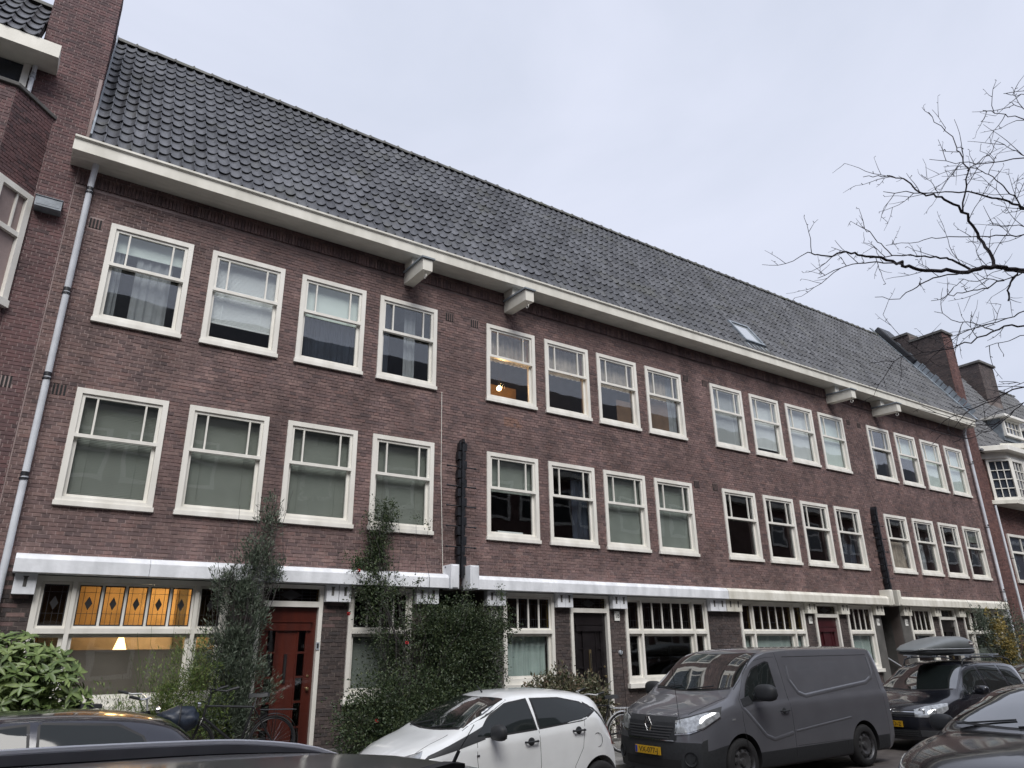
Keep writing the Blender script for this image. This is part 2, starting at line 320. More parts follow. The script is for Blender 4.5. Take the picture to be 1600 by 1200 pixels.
def wall_holes(mb, u0, u1, z0, z1, holes, fm, back=-.008, deep=-.30, mi=0):
    us = sorted({u0, u1} | {min(max(v, u0), u1) for h in holes for v in h[:2]}); zs = sorted({z0, z1} | {min(max(v, z0), z1) for h in holes for v in h[2:]})
    solid = lambda i, j: 0 <= i < len(us) - 1 and 0 <= j < len(zs) - 1 and not any(h[0] <= (us[i] + us[i + 1]) / 2 <= h[1] and h[2] <= (zs[j] + zs[j + 1]) / 2 <= h[3] for h in holes)
    for i in range(len(us) - 1):
        for j in range(len(zs) - 1):
            if not solid(i, j): continue
            a, b, c, d = us[i], us[i + 1], zs[j], zs[j + 1]
            mb.add([fm(a, back, c), fm(b, back, c), fm(b, back, d), fm(a, back, d)], [(0, 1, 2, 3)], mi)
            mb.add([fm(a, deep, c), fm(b, deep, c), fm(b, deep, d), fm(a, deep, d)], [(3, 2, 1, 0)], mi)
            for (di, dj, P) in ((-1, 0, (a, c, a, d)), (1, 0, (b, d, b, c)), (0, -1, (b, c, a, c)), (0, 1, (a, d, b, d))):
                if not solid(i + di, j + dj):
                    mb.add([fm(P[0], back, P[1]), fm(P[2], back, P[3]), fm(P[2], deep, P[3]), fm(P[0], deep, P[1])], [(0, 1, 2, 3)], mi)
def pick_bricks(lists, cap, ok=lambda p: True):
    """split (list, fm, ...) panels into the `cap` nearest visible bricks and the rest"""
    c = []
    for li, (bl, fm) in enumerate(lists):
        for bi, b in enumerate(bl):
            p = Vector(fm((b[0] + b[1]) / 2, 0, (b[2] + b[3]) / 2))
            if in_frame(p) and ok(p): c.append(((b[1] - b[0]) / (p - camp).length * -1, li, bi))
    c.sort(); s = {(li, bi) for _, li, bi in c[:cap]}
    return [([b for bi, b in enumerate(bl) if (li, bi) in s], [b for bi, b in enumerate(bl) if (li, bi) not in s]) for li, (bl, fm) in enumerate(lists)]

# ------------------------------------------------------------------ the street
mb = MB(); mb.add([(-300, -300, -.03), (300, -300, -.03), (300, 300, -.03), (-300, 300, -.03)], [(0, 1, 2, 3)])
g = mb.build('ground', M['stone']); g['kind'] = 'structure'
mb = MB(); mb.box(-40, 70, -12.25, -2.62, -.025, 0); road = mb.build('road', M['asph']); road['kind'] = 'structure'
for nm, ya, yb in (('pavement', -2.5, 0.0), ('opposite_pavement', -14.2, -12.35)):
    mb = MB(); mb.box(-40, 70, ya, yb, -.02, .096); pv = mb.build(nm, M['joint']); pv['kind'] = 'structure'
    sp = MB(); spm = MB(); spm.box(-.146, .146, -.146, .146, 0, .008); sme = spm.mesh('paving_slab', [M['slab']])
    for i in range(-20, 120):
        for j in range(int((yb - ya) / .3)):
            x = i * .3 + .15 * (j % 2); y = ya + .15 + j * .3
            if nm == 'pavement' and (8.4 < x < 10.6 or 13.2 < x < 14.6) and y < -.6:
                o = inst('paving_slab', sme, pv, (x, y, .096), (random.uniform(-.006, .006), random.uniform(-.006, .006), 0))
            else: sp.box(x - .146, x + .146, y - .146, y + .146, .096, .103)
    sp.build('slab_paving', M['slabs'], pv, stuff=True)
for nm, ya, yb in (('kerb', -2.62, -2.5), ('opposite_kerb', -12.35, -12.25)):
    mb = MB()
    for i in range(-40, 70): mb.box(i + .004, i + .996, ya, yb, -.02, .112)
    mb.build(nm, M['slabs'])['kind'] = 'structure'
# raised brick-edged front strip before the left part of the row
mb = MB(); mb.box(-8, 6.9, -1.7, -.02, .09, .42); mb.build('front_terrace', M['stone'])['kind'] = 'structure'

# ------------------------------------------------------------------ the long brick terrace
E0 = EYE
terr = thing('brick_terrace', 'long purple brown brick terrace with dark tiled roof and rows of white sash windows', 'terrace', (15, 0, 0))
XU = [.275, 1.925, 3.587, 5.225, 7.8, 9.412, 11.012, 12.65, 15.125, 16.788, 18.45, 20.087, 22.775, 24.45, 26.125, 27.787]
WW, UZ0, UZ1, LZ0, LZ1 = 1.324, 6.962, 8.805, 3.982, 5.838
GZ1 = 1.12 + E0
GH = {'w22': (.27, 2.92, -.66), 'd22': (3.38, 4.48, -1.70), 'w22b': (4.95, 6.17, -.72), 'e1': (6.67, 7.72, -1.84), 'w20': (8.17, 9.43, -.62), 'd18': (9.86, 10.93, -1.70),
      'w18': (11.4, 14.05, -.70), 'w16': (15.25, 17.87, -.70), 'd16': (18.33, 19.42, -1.70), 'w14': (19.85, 21.12, -.62), 'e2': (21.57, 22.62, -1.84), 'w12': (23.13, 24.45, -.62),
      'd12': (24.87, 25.95, -1.70), 'wl': (26.45, 29.10, -.70)}
uh = [(x + .01, x + WW - .01, UZ0 + .02, UZ1 - .01) for x in XU] + [(x + .01, x + WW - .01, LZ0 + .02, LZ1 - .01) for x in XU]
gh = [(a, b, c + E0, GZ1) for a, b, c in GH.values()]
ZL = 3.10                                   # centre of the white ledge: grey plinth brick below, purple brick above
fm0 = frame_map(0, 0, 0)
mb = MB()
wall_holes(mb, -.36, 29.93, ZL, 9.95, uh, fm0, mi=0); wall_holes(mb, -.36, 29.93, 0, ZL, gh, fm0, mi=1)
wall = mb.build('wall', [M['mortar'], M['mortarG']], terr)
vents = [(.05, 6.87), (.05, 3.89), (6.87, 6.87), (7.5, 6.87), (14.2, 6.9), (14.95, 6.9), (14.2, 3.98), (14.9, 3.98), (21.78, 6.88), (22.38, 6.87)]
vh = [(x - .10, x + .10, z + E0 - .09, z + E0 + .09) for x, z in vents]
band = [(-.36, 29.93, 9.36, 9.60)]
up = brick_list(-.358, 29.93, ZL, 9.72, uh + vh + band); lo = brick_list(-.36, 29.93, .0, ZL, gh + [(7.73, 8.16, 0, ZL), (21.13, 21.56, 0, ZL), (22.63, 23.12, 0, ZL)])
(s1, r1), (s2, r2_) = pick_bricks([(up, fm0), (lo, fm0)], 300, ok=lambda p: p.z > 2.2)
bricks_single(s1, fm0, 0, M['brick1'], terr); bricks_single(s2, fm0, 0, M['brick1'], terr)
bricks_joined('brickwork', r1, fm0, M['brick'], terr); bricks_joined('plinth_brickwork', r2_, fm0, M['brickG'], terr)
# soldier band under the eaves with a shadow groove below it
bs = [(-.36 + i * .0602, -.36 + i * .0602 + .0505, 9.385, 9.60) for i in range(int(30.29 / .0602))]
fmb = frame_map(0, -.025, 0); bricks_joined('soldier_course', bs, fmb, M['brick'], terr, .04)
# air vents: four upright slots between bricks on edge
for x, z in vents:
    mb = MB()
    for k in range(4):
        mb.box(x - .095 + k * .05, x - .095 + k * .05 + .026, -.006, .01, z + E0 - .085, z + E0 + .085, 0)
        mb.box(x - .067 + k * .05, x - .047 + k * .05, -.001, .01, z + E0 - .085, z + E0 + .085, 1)
    mb.build('air_vent', [M['dark'], M['brick1']], terr)
# small brick repair of orange bricks
rep = brick_list(8.25, 8.72, 6.47, 6.70); fmr = frame_map(0, -.0035, 0)
bricks_joined('brick_repair', rep, fmr, mat('orange_brick', (.20, .115, .09), .8), terr)
# inside: floors, back wall and cross walls so the panes look into rooms
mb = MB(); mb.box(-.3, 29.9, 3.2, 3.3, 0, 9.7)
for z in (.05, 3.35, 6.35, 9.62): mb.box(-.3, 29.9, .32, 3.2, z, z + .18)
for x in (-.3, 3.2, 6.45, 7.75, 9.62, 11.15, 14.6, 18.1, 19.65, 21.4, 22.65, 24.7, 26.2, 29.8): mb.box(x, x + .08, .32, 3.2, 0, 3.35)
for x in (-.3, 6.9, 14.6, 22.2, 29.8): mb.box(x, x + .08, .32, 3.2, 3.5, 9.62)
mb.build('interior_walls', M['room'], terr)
# stone-clad piers flanking the two open entries and the entry recesses
for a, b in ((7.735, 8.155), (21.135, 21.555), (22.635, 23.115)):
    mb = MB(); mb.box(a, b, -.012, .02, .02, 2.72); mb.build('stone_pier', M['stone'], terr, bevel=.006)
for a, b, cnt in ((6.67, 7.72, 7), (21.57, 22.62, 7)):
    mb = MB(); mb.box(a - .04, a - .002, -.004, 2.6, .05, 2.95); mb.box(b + .002, b + .04, -.004, 2.6, .05, 2.95); mb.box(a, b, 2.6, 2.7, .05, 3); mb.box(a, b, .3, 2.7, 2.97, 3.05)
    mb.build('entry_recess', M['stone'], terr)
    st = MB()
    for k in range(cnt): st.box(a, b, .25 + k * .27, 2.6, .09 + k * .18, .09 + (k + 1) * .18)
    st.build('entry_stairs', M['stone'], terr)
    mb = MB(); mb.tube([(b - .07, .1, 1.2), (b - .07, 2.0, 2.4)], .02, 8); mb.build('handrail', M['zinc'], terr, smooth=True)

# ---- sash windows of the two upper floors (mesh data shared)
W_, H_ = WW, UZ1 - UZ0
def sash_meshes(W, H):
    d = {}
    fr = MB(); t = .085
    fr.box(0, t, -.028, .13, .06, H); fr.box(W - t, W, -.028, .13, .06, H); fr.box(t, W - t, -.0275, .13, H - t, H)
    d['frame'] = fr.mesh('f', [M['white']])
    s = MB(); s.box(-.018, W + .018, -.055, .14, 0, .07); s.box(t, W - t, -.02, .12, .075, .135); d['sill'] = s.mesh('s', [M['white']])
    zm = .60 * H; a = t + .002
    us = MB(); b = .048; z0, z1 = zm - .03, H - t - .002
    us.box(a, a + b, .0, .045, z0, z1); us.box(W - a - b, W - a, .0, .045, z0, z1); us.box(a + b, W - a - b, .0005, .045, z1 - b, z1); us.box(a - .02, W - a + .02, -.03, .045, z0 - .02, z0 + .035)
    d['usash'] = us.mesh('u', [M['white']])
    gi0, gi1 = a + b, W - a - b; gw = gi1 - gi0; d['bars'] = [gi0 + gw * .17, gi1 - gw * .17]
    bm_ = MB(); bm_.box(-.014, .014, .004, .04, z0 + .035, z1 - b); d['bar'] = bm_.mesh('b', [M['white']])
    def pane(x0, x1, za, zb, y, m): p = MB(); p.box(x0, x1, y, y + .005, za, zb); return p.mesh('pane', [m])
    xs = [gi0] + d['bars'] + [gi1]
    d['up'] = [(xs[i] + (.014 if i else 0), xs[i + 1] - (.014 if i < 2 else 0)) for i in range(3)]
    d['upm'] = {m: [pane(p, q, z0 + .035, z1 - b, .024, M[m]) for p, q in d['up']] for m in ('glass', 'glassU')}
    ls = MB(); y0, y1 = .05, .095; c = .052; la, lb = .136, z0 - .02
    ls.box(a, a + c, y0, y1, la, lb); ls.box(W - a - c, W - a, y0, y1, la, lb); ls.box(a + c, W - a - c, y0 + .0005, y1, la, la + .05); d['lsash'] = ls.mesh('l', [M['white']])
    d['low'] = {m: pane(a + c, W - a - c, la + .05, lb, .07, M[m]) for m in ('glass', 'glassU')}
    d['gx'] = (a, W - a); d['gz'] = (la, z1); d['zm'] = z0
    return d
SM = sash_meshes(W_, H_)
def curtain_mesh(x0, x1, z0, z1, m, folds=9, amp=.02, y=.19, name='curtain'):
    mb = MB(); n = folds * 8; ph = random.random() * 6
    P = []
    for i in range(n + 1):
        t = i / n; x = x0 + (x1 - x0) * t
        yy = y + amp * math.sin(t * folds * 6.283 + ph + .7 * math.sin(t * 11 + ph)) + amp * .4 * math.sin(t * folds * 14 + ph)
        P.append([(x, yy, z0), (x + .006 * math.sin(t * 30), yy * 1.0, (z0 + z1) / 2), (x, y + (yy - y) * .7, z1)])
    mb.grid(P); me = mb.mesh(name, [m], smooth=80); return me
def venetian(x0, x1, z0, z1, m, tilt=.0, pitch=.035, y=.16):
    mb = MB(); z = z1 - .03
    mb.box(x0, x1, y - .015, y + .015, z1 - .03, z1)
    while z > z0 + .02:
        mb.add([(x0, y - .012 * math.cos(tilt), z - .012 - .012 * math.sin(tilt) ), (x1, y - .012 * math.cos(tilt), z - .012 - .012 * math.sin(tilt)), (x1, y + .012 * math.cos(tilt), z + .012 * math.sin(tilt)), (x0, y + .012 * math.cos(tilt), z + .012 * math.sin(tilt))], [(0, 1, 2, 3)])
        z -= pitch * .72
    mb.box(x0, x1, y - .012, y + .012, z0, z0 + .02)
    for t in (.2, .8): mb.box(x0 + (x1 - x0) * t - .004, x0 + (x1 - x0) * t + .004, y - .017, y - .014, z0, z1)
    return mb.mesh('blind', [m])
def roller(x0, x1, z0, z1, m, y=.15):
    mb = MB(); mb.box(x0, x1, y, y + .004, z0, z1); mb.box(x0, x1, y - .006, y + .01, z0 - .02, z0); return mb.mesh('blind', [m])
def window(x, z0, dress, glass='glass', lab=None):
    wnd = bpy.data.objects.new('window', SM['frame']); COL.objects.link(wnd); wnd.location = (x, 0, z0); attach(wnd, terr)
    if lab: wnd['label'] = lab
    inst('window_sill', SM['sill'], wnd); inst('upper_sash', SM['usash'], wnd); inst('lower_sash', SM['lsash'], wnd)
    for b in SM['bars']: inst('glazing_bar', SM['bar'], wnd, (b, 0, 0))
    for me in SM['upm'][glass]: inst('pane', me, wnd)
    inst('pane', SM['low'][glass], wnd)
    gx0, gx1 = SM['gx']; g0, g1 = SM['gz']; zm = SM['zm']; Wd = gx1 - gx0
    for d in dress:
        k = d[0]; a = gx0 + Wd * d[1]; b = gx0 + Wd * d[2]; c = g0 + (g1 - g0) * d[3]; e = g0 + (g1 - g0) * d[4]; m = M[d[5]]
        if k == 'ven': inst('blind', venetian(a, b, c, e, m, d[6] if len(d) > 6 else 1.1), wnd)
        if k == 'roll': inst('blind', roller(a, b, c, e, m), wnd)
        if k == 'cur': inst('curtain', curtain_mesh(a, b, c, e, m, folds=max(2, int(9 * (d[2] - d[1]))), y=.21 if len(d) < 7 else d[6]), wnd)
        if k == 'box': q = MB(); q.box(a, b, .16, .30, c, e); inst('windowsill_box', q.mesh('box', [m]), wnd)
    return wnd
V = lambda z0=0., z1=1., m='ven', t=1.1: ('ven', 0, 1, z0, z1, m, t)
DU = [[('roll', 0, 1, .80, 1, 'rollw'), ('cur', .0, .18, 0, 1, 'net'), ('cur', .36, .86, 0, .97, 'net')], [V(.22, 1, 'venw', .9)], [('roll', 0, 1, .58, 1, 'rollw'), ('cur', .0, 1, 0, .58, 'navy')],
      [('cur', .5, .72, 0, 1, 'net'), ('cur', 0, .2, 0, 1, 'navy')],
      [('cur', 0, 1, .57, 1, 'curt')], [('cur', 0, 1, .57, 1, 'curt')], [('cur', 0, 1, .57, 1, 'curt'), ('roll', .55, 1, 0, .4, 'brown')], [('cur', .15, .8, .57, 1, 'curt'), ('roll', 0, .7, 0, .54, 'brown'), ('cur', .72, 1, 0, 1, 'net')],
      [V(.05, 1, 'venw', .55)], [V(.10, 1, 'venw', 1.0)], [V(.05, 1, 'venw', 1.1)], [('roll', 0, 1, .05, 1, 'rollw')],
      [('cur', .05, .45, .2, 1, 'net')], [('roll', 0, 1, .56, 1, 'rollw'), ('cur', .0, .3, 0, .5, 'net')], [('roll', 0, 1, 0, 1, 'rollw')], [('roll', 0, 1, .02, 1, 'rollw')]]
DL = [[V(0, 1, 'ven', 1.0)], [V(0, 1, 'ven', 1.25)], [V(0, 1, 'ven', 1.3)], [V(0, 1, 'ven', 1.2)],
      [('roll', 0, 1, .57, 1, 'roll'), ('box', .25, .8, 0, .06, 'venw')], [('cur', .6, 1, 0, .97, 'navy')], [('roll', 0, 1, 0, 1, 'roll')], [('roll', .16, 1, 0, .985, 'roll')],
      [], [], [], [('cur', .1, .9, 0, .4, 'navy')],
      [('cur', 0, 1, 0, .55, 'curt')], [('cur', .2, .6, 0, .55, 'net')], [('cur', 0, .3, 0, .55, 'net')], [('roll', 0, 1, .75, 1, 'roll')]]
for i, x in enumerate(XU):
    window(x, UZ0, DU[i], 'glassU'); window(x, LZ0, DL[i], 'glass')
# white board and bulb seen through the lit upper window
lamp = MB(); c = 12
for i in range(6):
    for j in range(c): pass
def lathe(mb, prof, ctr, seg=16, mi=0, axis='z'):
    P = []
    for k in range(seg + 1):
        t = 2 * math.pi * k / seg
        row = []
        for rr, h in prof:
            p = (rr * math.cos(t), rr * math.sin(t), h) if axis == 'z' else (rr * math.cos(t), h, rr * math.sin(t))
            row.append((ctr[0] + p[0], ctr[1] + p[1], ctr[2] + p[2]))
        P.append(row)
    mb.grid(P, mi); return mb
def emis(name, col, st):
    m = bpy.data.materials.new(name); m.use_nodes = True; p = m.node_tree.nodes['Principled BSDF']; p.inputs['Emission Color'].default_value = (*col, 1); p.inputs['Emission Strength'].default_value = st; p.inputs['Base Color'].default_value = (*col, 1); return m
lathe(lamp, [(.0, -.06), (.045, -.045), (.06, 0), (.045, .045), (.012, .07), (0, .09)], (8.78, 1.0, 7.74)); cd_ = MB(); cd_.tube([(8.78, 1.0, 7.82), (8.78, 1.0, 9.6)], .003, 5); cd_.build('lamp_cord', M['ink'], terr)
lamp.build('hanging_lamp', emis('bulb_glow', (1, .78, .45), 4), terr)
def plamp(nm, loc, e, rad=.08, col=(1, .58, .24)):
    l = bpy.data.lights.new(nm, 'POINT'); l.energy = e; l.color = col; l.shadow_soft_size = rad; o = bpy.data.objects.new(nm, l); COL.objects.link(o); o.location = loc
plamp('lamp_light', (8.78, .85, 7.74), 22)
mb = MB(); mb.box(8.7, 9.75, 1.7, 1.75, 6.55, 8.12); mb.build('wooden_cupboard', mat('orange_wood', (.30, .19, .10), .6), terr)

# ---- ground floor windows: frames, transoms, leaded top lights
def rect_frame(mb, x0, x1, z0, z1, t, y0, y1, mi=0, sill=0):
    mb.box(x0, x0 + t, y0, y1, z0, z1, mi); mb.box(x1 - t, x1, y0, y1, z0, z1, mi); mb.box(x0 + t, x1 - t, y0 + .0005, y1, z1 - t, z1, mi); mb.box(x0 + t, x1 - t, y0 + .0005, y1, z0, z0 + (sill or t), mi)
def leaded(wnd, x0, x1, z0, z1, glass, y, diamond):
    p = MB(); p.box(x0, x1, y, y + .005, z0, z1); inst('pane', p.mesh('pane', [M[glass]]), wnd)
    q = MB(); w = x1 - x0; h = z1 - z0; yy = y - .004; t = .006
    rect_frame(q, x0, x1, z0, z1, .018, yy, yy + .003)
    cx = (x0 + x1) / 2; cz = z0 + h * .55
    for fx in (.25, .5, .75):
        xx = x0 + w * fx; q.box(xx - t / 2, xx + t / 2, yy, yy + .003, z0, z1 if fx != .5 else cz - .11) if fx == .5 else q.box(xx - t / 2, xx + t / 2, yy, yy + .003, z0, z1)
    for fz in (.3, .82):
        zz = z0 + h * fz; q.box(x0, x1, yy - .001, yy + .002, zz - t / 2, zz + t / 2)
    if diamond:
        dw, dh = w * .17, h * .17
        q.prism([(cx - dw, cz), (cx, cz - dh), (cx + dw, cz), (cx, cz + dh)], 1, yy - .002, yy + .001)
    inst('lead_cames', q.mesh('lead', [M['came']]), wnd)
def gwin(key, kind, glass, dress, lowglass='glass', diamond=False, lab=None):
    x0, x1, zz = GH[key]; z0 = zz + E0; z1 = GZ1; W = x1 - x0; zt = .37 + E0
    fr = MB(); F = .075
    rect_frame(fr, 0, W, 0, z1 - z0, F, -.03, .14, sill=.12)
    sash = [] ; T = zt - z0
    if kind == 4: cols = [(F, W - F, 4)]
    else:
        s = .44; cols = [(F, F + s - .06, 1), (F + s, W - F - s, 5), (W - F - s + .06, W - F, 1)]
        for a in (F + s - .06, W - F - s): fr.box(a, a + .06, -.035, .13, .12, z1 - z0 - F)
    for a, b, n in cols: fr.box(a, b, -.045, .12, T - .035, T + .035)
    wnd = bpy.data.objects.new('window', fr.mesh('gw', [M['white']])); COL.objects.link(wnd); wnd.location = (x0, 0, z0); attach(wnd, terr)
    if lab: wnd['label'] = lab
    sl_ = MB(); sl_.box(-.04, W + .04, -.10, .0, -.07, .02); inst('window_sill', sl_.mesh('sill', [M['white']]), wnd)
    top = z1 - z0 - F
    for a, b, n in cols:
        if key == 'w22' and n == 1: inst('blind', roller(a + .02, b - .02, T, top, M['room']), wnd)  # added dark sheet, blocks the room's glow behind the side top lights
        sa = MB(); rect_frame(sa, a + .002, b - .002, T + .036, top - .002, .035, .01, .06)
        w = (b - a - .07) / n
        for k in range(1, n): sa.box(a + .035 + k * w - .017, a + .035 + k * w + .017, .008, .055, T + .071, top - .037)
        inst('upper_sash', sa.mesh('sash', [M['white']]), wnd)
        for k in range(n):
            leaded(wnd, a + .035 + k * w + (.017 if k else 0), a + .035 + (k + 1) * w - (.017 if k < n - 1 else 0), T + .071, top - .037, glass if n > 1 or key != 'w22' else 'stain', .03, diamond)
        lf = MB(); rect_frame(lf, a + .002, b - .002, .122, T - .036, .05, .03, .08); inst('lower_sash', lf.mesh('sash', [M['white']]), wnd)
        p = MB(); p.box(a + .05, b - .05, .055, .06, .17, T - .08); inst('pane', p.mesh('pane', [M[lowglass]]), wnd)
        for d in dress:
            lo_ = .122 if d[1] == 'low' else T; hi_ = T if d[1] == 'low' else top
            ca, cb = lo_ + (hi_ - lo_) * d[2], lo_ + (hi_ - lo_) * d[3]
            if d[0] == 'cur': inst('curtain', curtain_mesh(a + .02, b - .02, ca, cb, M[d[4]], folds=max(2, int((b - a) * 8)), amp=.025), wnd)
            else: inst('blind', roller(a + .02, b - .02, ca, cb, M[d[4]]), wnd)
    return wnd
gwin('w22', 7, 'amber', [('roll', 'low', 0, .72, 'frost')], diamond=True, lab='lit ground floor window with amber leaded top lights')
gwin('w22b', 4, 'stain', [('roll', 'low', 0, 1, 'roll')])
gwin('w20', 4, 'stainy', [('cur', 'low', 0, 1, 'pale')]); gwin('w18', 7, 'stain', [])
gwin('w16', 7, 'stainy', [('roll', 'low', 0, .95, 'pale')]); gwin('w14', 4, 'stain', [('roll', 'low', 0, .97, 'pale')])
gwin('w12', 4, 'stain', []); gwin('wl', 7, 'stain', [('roll', 'low', 0, .5, 'roll')])
# the lit room
mb = MB(); mb.box(-.15, 3.15, 2.2, 2.25, .3, 3.3, 0); mb.box(-.15, 3.15, .35, 2.2, 3.28, 3.33, 0); mb.box(-.2, -.15, .35, 2.2, .3, 3.3, 0); mb.box(3.13, 3.18, .35, 2.2, .3, 3.3, 0)
mb.box(.5, .95, 2.1, 2.19, 1.2, 2.6, 1); mb.box(2.55, 2.7, 2.1, 2.19, .6, 3.0, 1)
mb.build('lit_room', [M['roomlit'], M['room']], terr)
lm = MB(); lathe(lm, [(.0, .14), (.03, .14), (.10, -.08), (.095, -.09), (.0, -.07)], (1.62, 1.3, 2.05)); lm.tube([(1.62, 1.3, 2.18), (1.62, 1.3, 3.28)], .004, 5)
lm.build('pendant_lamp', emis('lamp_shade_glow', (1, .62, .25), 2.2), terr)
plamp('room_light', (1.9, 1.3, 2.75), 12, .15, (1, .78, .52))
plamp('room_light_small', (2.75, 1.5, 2.75), 9, .1, (1, .78, .52))

# ---- front doors
def door(key, m, glassy, lab):
    x0, x1, zz = GH[key]; z0 = zz + E0; W = x1 - x0; F = .07; T = .80 + E0 - z0; top = GZ1 - z0
    fr = MB(); fr.box(0, F, -.03, .14, 0, top); fr.box(W - F, W, -.03, .14, 0, top); fr.box(F, W - F, -.0295, .14, top - .06, top); fr.box(F, W - F, -.035, .12, T - .04, T + .05)
    d = bpy.data.objects.new('front_door', fr.mesh('df', [M['white']])); COL.objects.link(d); d.location = (x0, 0, z0); attach(d, terr); d['label'] = lab
    p = MB(); p.box(F, W - F, .04, .045, T + .05, top - .06); inst('transom_pane', p.mesh('tp', [M['stain']]), d)
    q = MB(); h0, h1 = T + .05, top - .06; cx = W / 2
    for k in range(3): q.box(F, W - F, .034, .038, h0 + (h1 - h0) * (k + 1) / 4 - .004, h0 + (h1 - h0) * (k + 1) / 4 + .004)
    for fx in (.15, .3, .7, .85): q.box(F + (W - 2 * F) * fx - .004, F + (W - 2 * F) * fx + .004, .033, .037, h0, h1)
    q.prism([(cx - .2, (h0 + h1) / 2), (cx, h0 + .02), (cx + .2, (h0 + h1) / 2), (cx, h1 - .02)], 1, .030, .032)
    inst('lead_cames', q.mesh('lead', [M['came']]), d)
    lf = MB(); a, b, hh = F + .004, W - F - .004, T - .045; w = b - a; y = .05
    px = [a, a + w * .17, a + w * .31, a + w * .69, a + w * .83, b]; zb = .24; ztp = hh - .34
    lf.box(px[0], px[1], y, y + .045, .01, hh); lf.box(px[4], px[5], y, y + .045, .01, hh); lf.box(px[1], px[4], y, y + .045, .01, zb); lf.box(px[1], px[4], y, y + .045, ztp, hh)
    lf.box(px[2], px[3], y + .004, y + .045, zb, ztp); lf.box(px[2] - .012, px[2] + .012, y - .012, y + .01, zb, ztp); lf.box(px[3] - .012, px[3] + .012, y - .012, y + .01, zb, ztp)
    lf.box(a + w * .10, b - w * .10, y - .035, y, ztp - .03, ztp + .10); lf.box(a + w * .07, b - w * .07, y - .05, y, ztp + .10, ztp + .125)
    n = 5
    for k in range(n + 1):
        z = zb + (ztp - zb) * k / n
        for xa, xb in ((px[1], px[2] - .012), (px[3] + .012, px[4])): lf.box(xa, xb, y - .006, y + .04, max(z - .016, zb), min(z + .016, ztp))
    lo_ = inst('door_leaf', lf.mesh('leaf', [m]), d)
    for k in range(n):
        za, zc = zb + (ztp - zb) * k / n + .016, zb + (ztp - zb) * (k + 1) / n - .016
        for xa, xb in ((px[1], px[2] - .012), (px[3] + .012, px[4])):
            pp = MB(); pp.box(xa, xb, y + .02, y + .026, za, zc); inst('door_pane', pp.mesh('dp', [M['glass'] if glassy else m]), d)
    lb = MB(); lb.box(W / 2 - .025, W / 2 + .025, y - .018, y + .004, hh * .52, hh * .70); lb.box(W / 2 - .012, W / 2 + .012, y - .024, y, hh * .55, hh * .67, 1); inst('letter_box', lb.mesh('lb', [M['brass'] if not glassy else M['doorblk'], M['dark']]), d)
    kb = MB(); lathe(kb, [(0, -.06), (.022, -.055), (.03, -.035), (.02, -.015), (.012, 0), (.03, .004)], (b - w * .085, y, hh * .48), axis='y'); lathe(kb, [(0, -.012), (.018, -.01), (.02, 0)], (b - w * .085, y, hh * .56), axis='y'); inst('door_knob', kb.mesh('kn', [M['brass']], smooth=True), d)
    st = MB(); st.box(-.05, W + .05, -.14, .05, -.11, -.003); inst('door_step', st.mesh('st', [M['stone']]), d)
door('d22', M['doorred'], True, 'varnished reddish wooden front door with two columns of small panes')
door('d18', M['doorblk'], False, 'glossy black panelled front door with brass letter slot')
door('d16', M['doordk'], False, 'dark red panelled front door half hidden by the van'); door('d12', M['doorblk'], False, 'dark brown front door farthest along the row')
ic = MB(); ic.box(4.40, 4.46, -.045, -.031, 1.93, 2.05); ic.box(4.415, 4.445, -.05, -.04, 1.955, 2.03, 1); ic.build('intercom', [M['zinc'], M['ink']], terr)
for x, z in ((11.2, .0),):
    q = MB(); lathe(q, [(0, -.05), (.04, -.045), (.05, -.02), (.05, 0)], (x, 0, z + E0 - .05), axis='y'); q.build('doorbell', M['zinc'], terr, smooth=True)

# ---- white ledge in three runs, stepped blocks at the entries, consoles
def ledge(xa, xb, m, name='ledge'):
    mb = MB(); L = [(-.27, 2.985), (-.27, 3.17), (-.22, 3.235), (.0, 3.27), (.0, 2.985)]
    n = max(1, round((xb - xa) / 1.9)); d = (xb - xa) / n
    for k in range(n): mb.prism(L, 0, xa + k * d + .002, xa + (k + 1) * d - .002)
    return mb.build(name, m, terr, bevel=.006)
ledge(-.04, 6.80, M['bluewhite']); ledge(7.42, 14.62, M['bluewhite']); ledge(14.63, 21.72, M['cream']); ledge(22.30, 29.35, M['cream'])
for a, b, m in ((6.80, 6.98, 'bluewhite'), (7.22, 7.42, 'bluewhite'), (21.72, 21.88, 'cream'), (22.12, 22.30, 'cream')):
    mb = MB(); mb.box(a + .002, b - .002, -.34, 0, 2.97, 3.42); mb.box(a + .03, b - .03, -.36, -.34, 2.99, 3.40); mb.build('ledge_end_block', M[m], terr, bevel=.012)
mb = MB(); mb.box(6.5, 7.9, -.06, .28, 2.985, 3.05); mb.box(21.45, 22.8, -.06, .28, 2.985, 3.05); mb.build('entry_lintel', M['dark'], terr)
cons = [(.0, .27, 'bluewhite')]
for a, b, m in ((4.49, 4.93, 'bluewhite'), (6.20, 6.66, 'bluewhite'), (7.73, 8.16, 'bluewhite'), (9.45, 9.85, 'bluewhite'), (10.96, 11.38, 'bluewhite'), (14.08, 14.63, 'bluewhite'), (14.66, 15.22, 'cream'),
                (17.89, 18.29, 'cream'), (19.43, 19.81, 'cream'), (21.14, 21.57, 'cream'), (22.66, 23.10, 'cream'), (24.47, 24.84, 'cream'), (26.0, 26.42, 'cream')):
    cons += [(a, (a + b) / 2 - .006, m), ((a + b) / 2 + .006, b, m)]
cons.append((29.12, 29.37, 'cream'))
cons.append((3.02, 3.36, 'bluewhite'))
